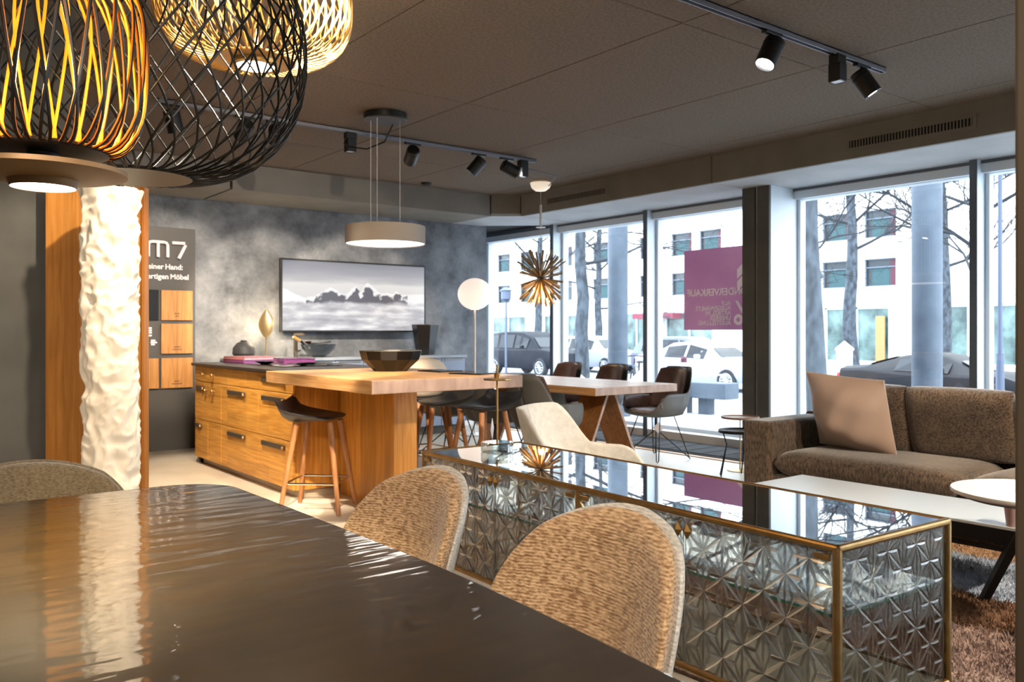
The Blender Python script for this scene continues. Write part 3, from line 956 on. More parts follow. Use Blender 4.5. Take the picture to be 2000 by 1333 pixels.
# wall screen --------------------------------------------------------------------------
def screen_mat():
    m = bpy.data.materials.new('mountain_picture')
    m.use_nodes = True
    N, L = m.node_tree.nodes, m.node_tree.links
    p = N['Principled BSDF']
    tc = N.new('ShaderNodeTexCoord')
    sx = N.new('ShaderNodeSeparateXYZ')
    L.new(tc.outputs['Generated'], sx.inputs[0])
    def noise(sc, st, det=6):
        mp = N.new('ShaderNodeMapping'); mp.inputs['Scale'].default_value = st
        L.new(tc.outputs['Generated'], mp.inputs['Vector'])
        n = N.new('ShaderNodeTexNoise'); n.inputs['Scale'].default_value = sc; n.inputs['Detail'].default_value = det
        L.new(mp.outputs[0], n.inputs['Vector'])
        return n.outputs['Fac']
    def mth(op, a, b=None, clamp=False):
        n = N.new('ShaderNodeMath'); n.operation = op; n.use_clamp = clamp
        for i, v in enumerate((a, b)):
            if v is None: continue
            if isinstance(v, (int, float)): n.inputs[i].default_value = v
            else: L.new(v, n.inputs[i])
        return n.outputs[0]
    def ramp(f, stops):
        r = N.new('ShaderNodeValToRGB')
        e = r.color_ramp.elements
        e[0].position, e[0].color = stops[0][0], lin(stops[0][1])
        e[1].position, e[1].color = stops[-1][0], lin(stops[-1][1])
        for q, c in stops[1:-1]:
            k = e.new(q); k.color = lin(c)
        L.new(f, r.inputs[0])
        return r.outputs[0]
    def mix(f, a, b):
        n = N.new('ShaderNodeMix'); n.data_type = 'RGBA'
        L.new(f, n.inputs[0]); L.new(a, n.inputs[6]); L.new(b, n.inputs[7])
        return n.outputs[2]
    X, Z = sx.outputs['X'], sx.outputs['Z']
    fc = N.new('ShaderNodeFloatCurve')
    cv = fc.mapping.curves[0]
    pts = [(0,.61),(.04,.57),(.075,.53),(.15,.47),(.22,.52),(.27,.58),(.311,.645),(.35,.6),(.39,.55),(.43,.55),(.46,.63),(.493,.68),(.525,.575),(.545,.66),(.569,.735),(.61,.67),(.665,.57),(.72,.58),(.76,.565),(.785,.62),(.826,.56),(.92,.57),(1,.58)]
    cv.points[0].location = pts[0]; cv.points[1].location = pts[-1]
    for q in pts[1:-1]: cv.points.new(*q)
    for q in cv.points: q.handle_type = 'VECTOR'
    fc.mapping.update()
    L.new(X, fc.inputs['Value'])
    h = mth('ADD', fc.outputs[0], mth('MULTIPLY', mth('SUBTRACT', noise(26, (2,1,.01)), .5), .05))
    sky = ramp(mth('ADD', Z, mth('MULTIPLY', mth('SUBTRACT', noise(3, (1,1,4)), .5), .16)), [(.5,'#d6d2d0'),(.68,'#dedad7'),(.75,'#b7b4b6'),(.84,'#a19fa6'),(1,'#82828b')])
    side = mth('MULTIPLY', mth('SUBTRACT', .62, Z), 6, True)
    dark = mth('MULTIPLY', mth('SUBTRACT', mth('ADD', mth('SUBTRACT', h, Z), mth('MULTIPLY', mth('SUBTRACT', noise(7, (2.4,1,1.0), 3), .5), .40)), .05), 26, True)
    env = mth('MULTIPLY', mth('GREATER_THAN', X, .15), mth('LESS_THAN', X, .87))
    rock = ramp(mth('MULTIPLY', dark, env), [(0,'#efedec'),(1,'#57555f')])
    c1 = mix(mth('MULTIPLY', mth('SUBTRACT', h, Z), 90, True), sky, rock)
    fogc = ramp(noise(4, (1.4,1,2.6), 7), [(.32,'#9d9ba2'),(.5,'#c4c1c4'),(.66,'#f0edec')])
    fogl = mth('ADD', .435, mth('MULTIPLY', mth('SUBTRACT', noise(7, (1.5,1,.5)), .5), .16))
    c2 = mix(mth('MULTIPLY', mth('SUBTRACT', fogl, Z), 22, True), c1, fogc)
    p.inputs['Base Color'].default_value = (.01,.01,.01,1)
    p.inputs['Roughness'].default_value = .35
    L.new(c2, p.inputs['Emission Color'])
    p.inputs['Emission Strength'].default_value = .5
    return m
tv = thing('wall_screen', 'large flat wall screen showing snowy mountains above clouds', 'television', (3.70, 8.84, 1.205))
B().bb(0, 1.86, 0, .05, 0, .815).build('housing', M_black, tv, smooth=False, bevel=.004)
B().bb(.02, 1.84, -.003, 0, .02, .795).build('display', screen_mat(), tv, smooth=False)
B().bb(.3, 1.5, .05, .145, .2, .6).build('wall_mount', M_black, tv, smooth=False)

# display board ------------------------------------------------------------------------
M_board = mat('board_grey', '#4c4a49', .55)
db = thing('display_board', 'tall dark grey display board with white lettering and oak sample tiles', 'display board', (1.3, 8.93, 0))
B().bb(0, 1.51, 0, .05, 0, 2.27).build('board', M_board, db, smooth=False, bevel=.003)
M_tile = wood('sample_oak', '#b27a3c', '#d79b5c', 'z', width=.13, length=9)
M_tdark = mat('sample_dark', '#17181a', .25)
M_let = mat('white_letters', '#efe9ee', .4)
tl = None
def on_board(x, y, z):
    return Matrix.Translation((x, y, z)) @ Matrix.Rotation(PI/2, 4, 'X')
tiles = [(1.165, 1.325, 0), (1.165, .985, 0), (1.165, .635, 0), (.83, 1.325, 1), (.83, .635, 0), (.495, 1.325, 0), (.495, .985, 0), (.495, .635, 0)]
src = [None, None]
for x, z, k in tiles:
    if src[k] is None:
        src[k] = B().bb(0, .31, -.028, 0, 0, .305).build('sample_tile', [M_tile, M_tdark][k], db, smooth=False, bevel=.003)
        src[k].location = (x, 0, z)
        if k: src[k]['label'] = 'dark sample tile'
        q = src[k]
    else:
        q = piece(src[k], db, (x, 0, z))
M_print = mat('burnt_print', '#6b4521', .6)
for (x, z), s in {(1.165,1.325):('xxxxx','xxx'), (1.165,.985):('xxxxxx','xxxxxxxx'), (1.165,.635):('xxxxx','xxxxxxxxx')}.items():
    for r, wd in enumerate(s):
        L0 = len(wd)*.0115
        b = B()
        for i in range(len(wd)):
            b.bb(x+.155-L0/2+i*.0115, x+.155-L0/2+i*.0115+.008, -.0295, -.028, z+.062-r*.026, z+.062-r*.026+.013)
        b.build('tile_print', M_print, db, smooth=False, kind='stuff')
# raised logo letters: bar of the preceding letter, m, 7
def stroke(b, pts, w):
    b.tube([(p[0], -.03, p[1]) for p in pts], w, 8)
lg = B()
stroke(lg, [(.90,2.045),(1.005,2.045)], .012)
x0, zb, zt = 1.04, 1.962, 2.115
stroke(lg, [(x0,zb),(x0,zt-.03),(x0+.012,zt-.008),(x0+.035,zt),(x0+.150,zt),(x0+.174,zt-.008),(x0+.186,zt-.03),(x0+.186,zb)], .0165)
stroke(lg, [(x0+.093,zb),(x0+.093,zt)], .0165)
lg.build('logo_letter_m', M_let, db)
lg = B()
stroke(lg, [(1.268,zt),(1.395,zt),(1.402,zt-.02),(1.335,zb-.005)], .0165)
lg.build('logo_digit', M_let, db)
for s, x, z in (('Alles aus einer Hand:', 1.385, 1.845), ('vom Baum zum fertigen Möbel', 1.445, 1.745)):
    for wd in s.split()[::-1]:
        o = text('lettering_word', wd, .074, M_let, db, on_board(x, -.001, z), .002, 'RIGHT', .0018)
        xs = [v.co.x for v in o.data.vertices]
        x -= max(xs)-min(xs) + .02
b = B()
for zz, ww in ((1.245,.03),(1.222,.03),(1.199,.03),(1.17,.03),(1.12,.035),(1.10,.05),(1.08,.03)):
    b.bb(1.08-ww*(1 if zz > 1.15 else .2), 1.08+(ww if zz < 1.15 else 0), -.002, 0, zz-.008, zz+.008)
b.build('board_small_print', M_let, db, smooth=False, kind='stuff')

# pendant lamp: flat drum ---------------------------------------------------------------
dp = thing('drum_pendant', 'flat grey drum pendant lamp on three cables above the bar', 'pendant lamp', (3.18, 5.62, 0))
M_felt = mat('drum_fabric', '#8f867e', .8)
B().lathe([(.297,1.868),(.300,1.87),(.300,2.0),(.296,2.003),(.05,2.003)], 56).build('shade', M_felt, dp, ang=30)
B().lathe([(0,1.872),(.27,1.872),(.296,1.876)], 48).build('diffuser', emit('drum_diffuser', (1,.93,.86,1), 1.5), dp)
B().lathe([(.15,2.80),(.163,2.805),(.163,2.85),(0,2.855)], 40).build('canopy', M_black, dp)
B().lathe([(0,2.80),(.15,2.80)], 40).build('canopy_plate', mat('canopy_under', '#3d3a40', .5), dp)
for i, a in enumerate((2.6, 3.6, 5.6)):
    B().cyl((.11*math.cos(a), .11*math.sin(a), 2.0), (.11*math.cos(a), .11*math.sin(a), 2.8), .0022, n=6).build('cable', mat('pale_cable', '#b9b9b9', .4) if i == 0 else bpy.data.materials['pale_cable'], dp)
B().tube([(.10,.05,2.81),(.12,.22,2.70),(.05,.38,2.66),(-.03,.52,2.69),(-.05,.58,2.73)], .007, 8).build('supply_cord', M_black, dp)

# splinter pendant ------------------------------------------------------------------------
spn = thing('splinter_pendant', 'wooden pendant lamp of radiating slats bursting up and down, before the window', 'pendant lamp', (5.95, 7.1, 1.80))
M_slat = wood('larch_slat', '#8f7048', '#c9a878', 'z', width=.05, length=9)
hub = B().lathe([(0,-.03),(.03,-.03),(.035,0),(.03,.03),(0,.03)], 18).build('hub', M_blackm, spn)
rs = random.Random(5)
sl0 = None
for k in range(124):
    up = 1 if k % 2 else -1
    f = (k//2+.5)/62
    el = math.radians(14 + 66*f) if up < 0 else math.radians(20 + 62*f)   # from the axis
    az = k*2.39996
    ln = rs.uniform(.88, 1.0)*(1 if el < 1 else .78)
    if sl0 is None:
        sl0 = B().add([(-.004,-.002,.02),(.004,-.002,.02),(.004,.002,.02),(-.004,.002,.02),(-.012,-.0025,.34),(.012,-.0025,.34),(.012,.0025,.34),(-.012,.0025,.34)],
                      [(3,2,1,0),(4,5,6,7),(0,1,5,4),(1,2,6,5),(2,3,7,6),(3,0,4,7)]).build('slat', M_slat, spn, smooth=False)
        q = sl0
    else:
        q = piece(sl0, spn)
    q.rotation_euler = Matrix.Rotation(az, 3, 'Z').to_4x4().to_euler()
    q.matrix_local = Matrix.Rotation(az, 4, 'Z') @ Matrix.Rotation(el if up > 0 else PI-el, 4, 'Y') @ Matrix.Scale(ln, 4, (0,0,1)) @ Matrix.Rotation(rs.uniform(0,3), 4, 'Z')
B().cyl((0,0,.03),(0,0,.985),.003,n=6).build('cable', bpy.data.materials['pale_cable'], spn)
B().cyl((0,0,.55),(0,0,.80),.012,n=10).build('cable_sleeve', M_white, spn)
B().lathe([(0,.545),(.05,.55),(.055,.556),(0,.56)],20).build('drip_disc', M_white, spn)
B().lathe([(0,.945),(.06,.955),(.1,.985),(.115,1.03),(.115,1.04)], 32).build('canopy', mat('glowing_canopy', '#e8ddd0', .35, emis=(1,.85,.65,1), estr=.3), spn)  # faint warm glow put into the canopy, which holds no lamp
B().tube([(.06,.02,.99),(.02,-.12,1.0),(-.3,-.6,.99),(-.87,-.84,.965)], .005, 6).build('supply_cord', M_black, spn)
pl = bpy.data.lights.new('splinter_bulb', 'POINT'); pl.energy = 6; pl.color = (1,.72,.4); pl.shadow_soft_size = .03
po = bpy.data.objects.new('splinter_bulb', pl); COL.objects.link(po); po.location = (0,0,-.2); po.parent = spn

# globe floor lamp ---------------------------------------------------------------------------
gl = thing('globe_floor_lamp', 'white globe floor lamp on a slim white pole beside the window corner', 'floor lamp', (5.755, 8.07, 0))
B().lathe([(.16,0),(.16,.012),(.02,.025),(.012,.03)], 32).build('base', M_white, gl)
B().cyl((0,0,.02),(0,0,1.5),.012,n=12).build('pole', M_white, gl)
B().lathe([(.05,1.468)]+[(.20*math.cos(a), 1.652+.186*math.sin(a)) for a in [-1.32+i*2.89/18 for i in range(19)]], 40).build('globe', mat('opal_glass', '#f3e6da', .3, emis=(1,.86,.76,1), estr=.38), gl)

# ================================================================ LIGHT TRACKS
M_track = mat('track_alu', '#8f9098', .35, metal=.6)
def track(name, label, y, x0, x1, m):
    t = thing(name, label, 'track', (x0, y, ZC))
    L = x1-x0
    b = B()
    b.bb(0, L, -.018, -.014, -.032, 0); b.bb(0, L, .014, .018, -.032, 0); b.bb(0, L, -.018, .018, -.006, 0); b.bb(0,.004,-.018,.018,-.032,0); b.bb(L-.004,L,-.018,.018,-.032,0)
    b.build('rail', m, t, smooth=False)
    B().bb(0, L, -.012, .012, -.012, -.007).build('conductor', M_blackm, t, smooth=False)
    return t
track('light_track', 'ceiling light track across the room above the island and bar', 6.23, 1.7, 5.15, M_track)
track('light_track', 'pale ceiling light track at the top right', 2.73, .98, 5.08, M_track)
track('light_track', 'added ceiling light track behind the viewpoint, out of the picture', -.9, -2.0, 4.6, M_track)  # unseen track, added to carry the extra lamps

def spot(label, x, y, aim, power, cone=46, blend=.35, col=(1,.83,.63), group='black track spotlights', on=True, face=None):
    """track spotlight: adapter, stem, cylinder head aimed at a point"""
    t = thing('track_spotlight', label, 'spotlight', (x, y, ZC-.03), 0, group)
    B().bb(-.075,.075,-.017,.017,-.018,.004).build('adapter', M_black, t, smooth=False, bevel=.003)
    B().cyl((0,0,-.018),(0,0,-.07),.011,n=10).build('stem', M_black, t)
    piv = Vector((0,0,-.085))
    d = (Vector(aim)-Vector((x,y,ZC-.03))-piv).normalized()
    q = d.to_track_quat('-Z', 'Y').to_matrix().to_4x4()
    h = B().lathe([(0,.05),(.045,.05),(.056,.04),(.056,-.115),(.05,-.118),(.046,-.105)], 28).build('head', M_black, t)
    h.matrix_local = Matrix.Translation(piv) @ q
    B().lathe([(.05,-.112),(.035,-.085),(0,-.082)], 24).build('lens', SPOT_ON if on else SPOT_OFF, h)
    B().lathe([(.0565,.02),(.058,.018),(.058,.008),(.0565,.006)], 28).build('ring', M_blackm, h)
    if on and power:
        l = bpy.data.lights.new('spot_beam', 'SPOT')
        l.energy = power; l.color = col; l.spot_size = math.radians(cone); l.spot_blend = blend; l.shadow_soft_size = .035
        o = bpy.data.objects.new('spot_beam', l)
        COL.objects.link(o)
        o.parent = t
        o.matrix_local = Matrix.Translation(piv + d*.125) @ q
    return t
SPOT_ON = emit('spot_lens_lit', (1,.95,.95,1), 9)
SPOT_OFF = mat('spot_lens', '#26262a', .2)
YA, YC, YD = 6.23, 2.73, -.9
P0 = SPOT_POWER
spot('lit spotlight seen through the large black wire lamp', 2.33, YA, (2.45, 8.93, 1.55), 170*P0, 40)
spot('added leftmost spotlight of the far track, behind the wire lamps, aimed at the drawers', 1.80, YA, (2.5, 6.5, .30), 190*P0, 75)  # added out of sight to brighten the drawers
spot('spotlight just right of the edge of the black wire lamp', 2.57, YA, (3.65, 8.9, 1.35), 210*P0, 40)
spot('spotlight right of the drum pendant cables, aimed at the wall', 3.79, YA, (4.65, 8.9, 1.35), 200*P0, 42)
spot('third spotlight from the corner of the window soffit, tilted left', 4.49, YA, (3.3, 7.2, .95), 60*P0, 60)
spot('second spotlight from the corner of the window soffit', 4.81, YA, (7.2, 5.7, 1.75), 70*P0, 34)
spot('lit spotlight hanging highest at the top right of the ceiling', 3.92, YC, (2.6, 2.9, .4), 60*P0, 60)
spot('spotlight at the right end of the pale track', 4.83, YC, (5.6, 1.6, .6), 70*P0, 60)  # lens and beam are on, aimed towards the sofa
for k, (x, aim, pw, cn, lab) in enumerate((  # unseen lamps added on the near track to brighten island, panel and wall
        (1.36, (2.5, 6.7, .5), 700, 42, 'added spotlight above the picture, aimed at the island drawers'),
        (1.06, (.95, 4.4, 1.0), 130, 56, 'added spotlight above the picture, aimed at the oak panel'),
        (2.1, (2.7, 5.0, .7), 260, 40, 'added spotlight above the picture, aimed at the bar end'),
        (1.7, (3.4, 8.9, 1.3), 110, 40, 'added spotlight above the picture, aimed at the back wall'))):
    spot(lab, x, YC, aim, pw*P0, cn)
for k, (x, aim, pw, cn, lab) in enumerate((  # unseen lamps added to brighten chairs, sofa, rug and oak panel
        (-.6, (1.2, 1.6, .7), 150, 46, 'added spotlight behind the viewpoint, aimed at the tan chairs'),
        (.9, (2.0, 3.6, .5), 60, 60, 'added spotlight behind the viewpoint, aimed past the glass cabinet'),
        (2.6, (4.9, 2.6, .6), 150, 50, 'added spotlight behind the viewpoint, aimed at the sofa'),
        (3.6, (4.2, 1.9, .1), 260, 60, 'added spotlight behind the viewpoint, aimed at the rug'),
        (-1.7, (.9, 4.35, 1.1), 200, 30, 'added spotlight far left behind the viewpoint, aimed at the oak panel'))):
    spot(lab, x, YD, aim, pw*P0, cn)
# square adapter boxes with feed cords
def feed(label, x, y):
    t = thing('feed_box', label, 'light fitting', (x, y, ZC-.03), 0, 'black feed boxes on the tracks')
    B().bb(-.045,.045,-.03,.03,-.05,.004).build('adapter', M_black, t, smooth=False, bevel=.003)
    B().lathe([(0,-.05),(.05,-.05),(.052,-.055),(.052,-.15),(.048,-.155)], 4, a0=PI/4).build('box', M_black, t, smooth=False)
    B().lathe([(.048,-.152),(0,-.152)], 4, a0=PI/4).build('lens', mat('pale_lens', '#b9bec9', .3) if 'pale_lens' not in bpy.data.materials else bpy.data.materials['pale_lens'], t, smooth=False)
feed('black square light box on the track left of the drum pendant cables', 3.2, YA)
feed('small black light box nearest the window end of the far track', 5.0, YA)
feed('black square light box beside the spotlight at top right', 4.56, YC)
sd = thing('smoke_detector', 'flat black smoke detector on the ceiling near the back soffit', 'smoke detector', (5.0, 7.93, ZC))
B().lathe([(0,-.03),(.035,-.03),(.055,-.02),(.06,0)], 24).build('housing', M_black, sd)
B().lathe([(0,-.034),(.02,-.033),(.022,-.028)], 16).build('sensor', M_blackm, sd)

# vents in the window soffit
def vent(label, y0, y1):
    t = thing('air_vent', label, 'vent', (6.338, y0, 2.715), 0, 'slotted air vents in the soffit')
    L = y1-y0
    b = B()
    b.bb(-.006, .0, -.03, L+.03, -.05, -.03); b.bb(-.006, .0, -.03, L+.03, .03, .05); b.bb(-.006, .0, -.03, 0, -.03, .03); b.bb(-.006, .0, L, L+.03, -.03, .03)
    b.build('vent_frame', M_soff, t, smooth=False)
    B().bb(-.001, .001, 0, L, -.03, .03).build('slot_back', M_void, t, smooth=False)
    n = int(L/.024)
    s0 = None
    for i in range(n):
        if s0 is None:
            s0 = B().bb(-.004, .0, 0, .009, -.03, .03).build('slat', M_soff, t, smooth=False)
            q = s0
        else: q = piece(s0, t)
        q.location = (0, i*L/n+.005, 0)
vent('long slotted air vent in the soffit at the top right', 2.74, 3.69)
vent('slotted air vent in the soffit near the far corner', 6.48, 7.44)

# ================================================================ WIRE BASKET PENDANTS
M_gold = mat('gold_rods', '#c98a2e', .38, metal=.55)
M_champ = mat('champagne_rods', '#cba25e', .35, metal=.6)
M_bk = mat('graphite_rods', '#17181a', .4, metal=.3)
M_under = mat('bronze_under', '#8d6f4d', .45, metal=.3)
LED = emit('led_disc', (1,.9,.82,1), 12)
def basket(name, label, loc, R, z0, z1, rb, rt, n, twist, m, rod, disc_r, glow, gcol, sq=2.6, core=None):
    """cage of thin rods in two opposed spirals between a bottom and a top plate"""
    t = thing(name, label, 'pendant lamp', loc, 0)
    H = z1-z0
    def r_at(f):
        a = abs(2*f-1)
        e = rb if f < .5 else rt
        return e + (R-e)*(1-a**sq)**(1/2.2)
    K = 22
    fs = [0, .004, .015, .035] + [.07+.86*i/(K-8) for i in range(K-7)] + [.965, .985, .996, 1]
    def rodmesh(sg):
        pts = []
        for f in fs:
            a = sg*twist*(f-.5)
            pts.append((r_at(f)*math.cos(a), r_at(f)*math.sin(a), z0+H*f))
        return pts
    src = [B().tube(rodmesh(sg), rod, 6, False).build('spoke', m, t) for sg in (1, -1)]
    if core is not None:      # rods lacquered black outside, gold inside
        for s_ in src:
            s_.data.materials.append(core)
            for p in s_.data.polygons:
                c_ = p.center
                if p.normal.x*c_.x + p.normal.y*c_.y + p.normal.z*(c_.z-(z0+z1)/2)*.6 > .35*math.hypot(c_.x, c_.y): p.material_index = 1
    for k in range(n):
        for j in (0, 1):
            if k == 0: q = src[j]
            else: q = piece(src[j], t)
            q.rotation_euler = (0, 0, 2*PI*(k+.5*j)/n)
    B().lathe([(0,z0-.004),(rb+.004,z0-.004),(rb+.006,z0),(rb+.004,z0+.006),(0,z0+.006)], 40).build('bottom_plate', m if core is None else core, t)
    B().lathe([(0,z1-.006),(rt+.004,z1-.006),(rt+.004,z1+.004),(0,z1+.004)], 40).build('top_plate', m, t)
    if disc_r:
        B().lathe([(disc_r*.38,z0-.075),(disc_r*.42,z0-.06),(disc_r*.9,z0-.05),(disc_r,z0-.046),(disc_r,z0-.036),(disc_r*.8,z0-.03),(0,z0-.028)], 56).build('reflector_disc', M_under, t)
        B().cyl((0,0,z0-.03),(0,0,z0),.03,n=14).build('disc_stem', M_black, t)
        B().lathe([(0,z0-.074),(disc_r*.36,z0-.074),(disc_r*.385,z0-.07)], 36).build('led', LED, t)
        l = bpy.data.lights.new('basket_downlight', 'SPOT'); l.energy = 85; l.color = (1,.80,.48); l.spot_size = math.radians(100); l.spot_blend = .6; l.shadow_soft_size = .05
        o = bpy.data.objects.new('basket_downlight', l); COL.objects.link(o); o.parent = t; o.location = (0,0,z0-.085)
    B().cyl((0,0,z1),(0,0,ZC),.004,n=8).build('cable', M_black, t)
    B().lathe([(0,ZC-.025),(.06,ZC-.025),(.062,ZC),(0,ZC)], 28).build('canopy', M_black, t)
    if glow and core is None:
        B().cyl((0,0,z0+.01),(0,0,z0+H*.28),.03,n=16).build('lamp_core', M_under, t)
    if glow:
        l = bpy.data.lights.new('basket_glow', 'POINT'); l.energy = glow; l.color = gcol; l.shadow_soft_size = .05
        o = bpy.data.objects.new('basket_glow', l); COL.objects.link(o); o.parent = t; o.location = (0,0,z0+H*.42)
    return t
basket('wire_pendant', 'wire basket pendant lamp glowing orange inside, over a flat disc, at the top left', (.313, 1.976, 0), .200, 1.575, 1.96, .12, .12, 23, .26, M_gold, .0038, .16, 8, (1,.62,.24), core=M_black)
basket('wire_pendant', 'largest pendant lamp, an open basket of black wire behind the orange one', (.688, 2.76, 0), .512, 1.68, 2.47, .16, .16, 36, 1.1, M_bk, .0036, 0, 0, None, 2.2)
basket('wire_pendant', 'pale gold wire basket pendant lamp cut by the top edge of the picture', (1.34, 3.47, 0), .40, 2.345, 2.80, .16, .16, 48, .32, M_champ, .0042, 0, 14, (1,.82,.55), 2.6)
for o in list(bpy.data.objects):
    if o.name.startswith('wire_pendant') and abs(o.location.x-1.34) < .01:
        B().lathe([(0,2.32),(.075,2.32),(.08,2.325),(.08,2.345),(0,2.346)], 36).build('led', LED, o)
        B().lathe([(.08,2.32),(.095,2.325),(.10,2.35),(.08,2.35)], 36).build('led_collar', M_champ, o)

# ================================================================ OAK PANEL AND PAPER LAMP
pan = thing('oak_panel', 'upright oak display panel behind the crumpled paper lamp', 'panel', (.936, 4.47, 0), math.radians(-38))
B().bb(-.248, .222, 0, .035, 0, 1.94).build('board', M_oakpan, pan, smooth=False, bevel=.003)
B().bb(.222, .238, -.012, .04, 0, 1.94).build('edge_strip', wood('oak_edge', '#a8641f', '#c08038', 'z', width=.3, length=9), pan, smooth=False, bevel=.002)
B().bb(-.2, .2, .035, .2, 0, .03).build('foot', M_oakpan, pan, smooth=False)
pap = thing('paper_lamp', 'tall column lamp of crumpled cream paper standing before the oak panel', 'floor lamp', (.925, 4.14, 0))
M_paper = bpy.data.materials.new('crumpled_paper')
M_paper.use_nodes = True
pp = M_paper.node_tree.nodes['Principled BSDF']
pp.inputs['Base Color'].default_value = lin('#f2e6d2')
pp.inputs['Roughness'].default_value = .8
pp.inputs['Emission Color'].default_value = (1,.80,.58,1)
pp.inputs['Emission Strength'].default_value = .07
nu, nv = 140, 260
vs = []
for j in range(nv+1):
    z = 1.845*j/nv
    flare = .022*max(0, (z-1.75)/.1)**1.5 + .016*max(0, (.62-z)/.62)
    for i in range(nu):
        a = 2*PI*i/nu
        c, s = math.cos(a), math.sin(a)
        p = Vector((c*1.1, s*1.1, z*7.5))
        n1 = 1-abs(mnoise.noise(p*1.35+Vector((3,1,7))))*2
        n2 = 1-abs(mnoise.noise(Vector((c*2.3+5, s*2.3, z*19+9))))*2
        n3 = mnoise.noise(Vector((c*1.2, s*1.2, z*1.5+30)))
        r = .117 + flare + .017*(n1-.55) + .011*(n2-.55) + .006*n3
        if z > 1.8: r = r*.5 + (.117+flare)*.5
        vs.append((r*c, r*s, z+.006*n2))
fs = [(j*nu+i, j*nu+(i+1) % nu, (j+1)*nu+(i+1) % nu, (j+1)*nu+i) for j in range(nv) for i in range(nu)]
B().add(vs, fs).build('paper_shade', M_paper, pap, ang=180)
B().lathe([(0,0),(.10,0),(.10,.02),(.012,.03),(.012,1.7),(0,1.7)], 24).build('inner_stand', M_steel, pap)

# ================================================================ FOREGROUND TABLE AND CHAIRS
def rtable():
    m = bpy.data.materials.new('rippled_black_lacquer')
    m.use_nodes = True
    N, L = m.node_tree.nodes, m.node_tree.links
    p = N['Principled BSDF']
    p.inputs['Roughness'].default_value = .35
    p.inputs['Coat Weight'].default_value = 1
    p.inputs['Coat Roughness'].default_value = .02
    p.inputs['Coat IOR'].default_value = 1.65
    tc = N.new('ShaderNodeTexCoord')
    n1 = N.new('ShaderNodeTexNoise'); n1.inputs['Scale'].default_value = 9; n1.inputs['Detail'].default_value = 1.5
    mp = N.new('ShaderNodeMapping'); mp.inputs['Scale'].default_value = (.55, 2.2, 1); mp.inputs['Rotation'].default_value = (0,0,math.radians(-38))
    L.new(tc.outputs['Object'], mp.inputs[0]); L.new(mp.outputs[0], n1.inputs['Vector'])
    bp = N.new('ShaderNodeBump'); bp.inputs['Strength'].default_value = .2; bp.inputs['Distance'].default_value = .012
    L.new(n1.outputs['Fac'], bp.inputs['Height']); L.new(bp.outputs[0], p.inputs['Coat Normal'])
    n2 = N.new('ShaderNodeTexNoise'); n2.inputs['Scale'].default_value = 14; n2.inputs['Detail'].default_value = 6
    L.new(mp.outputs[0], n2.inputs['Vector'])
    cr = N.new('ShaderNodeValToRGB')
    cr.color_ramp.elements[0].color = lin('#2e2006'); cr.color_ramp.elements[1].color = lin('#3b2a0a')
    cr.color_ramp.elements[0].position = .35; cr.color_ramp.elements[1].position = .7
    L.new(n2.outputs['Fac'], cr.inputs[0]); L.new(cr.outputs[0], p.inputs['Base Color'])
    return m
dt = thing('dining_table', 'glossy black lacquered dining table filling the foreground', 'table', (.38, 1.40, 0))
poly = []
hw, hl, r = .515, 1.185, .17
def edge(y): return hw - .10*max(0, (-y)/hl)**1.5 - .012*(y/hl)**2
for i in range(15):
    y = -hl+.12 + (2*hl-.12-r)*i/14
    poly.append((edge(y), y))
x1 = edge(hl-r)
for i in range(1, 10):
    a = PI/2*i/9
    poly.append((x1-r+r*math.cos(a), hl-r+r*math.sin(a)))
poly += [(-x, y) for x, y in poly[::-1]]
B().prism(poly, .722, .75).build('table_top', rtable(), dt, smooth=False, bevel=.006, seg=3)
for sx, sy in ((1,1),(1,-1),(-1,1),(-1,-1)):
    B().tube([(sx*.30, sy*.8, .722), (sx*.36, sy*.92, 0)], [.035,.022], 12).build('leg', M_black, dt)
B().bb(-.3,.3,-.8,.8,.69,.722).build('apron', M_black, dt, smooth=False)

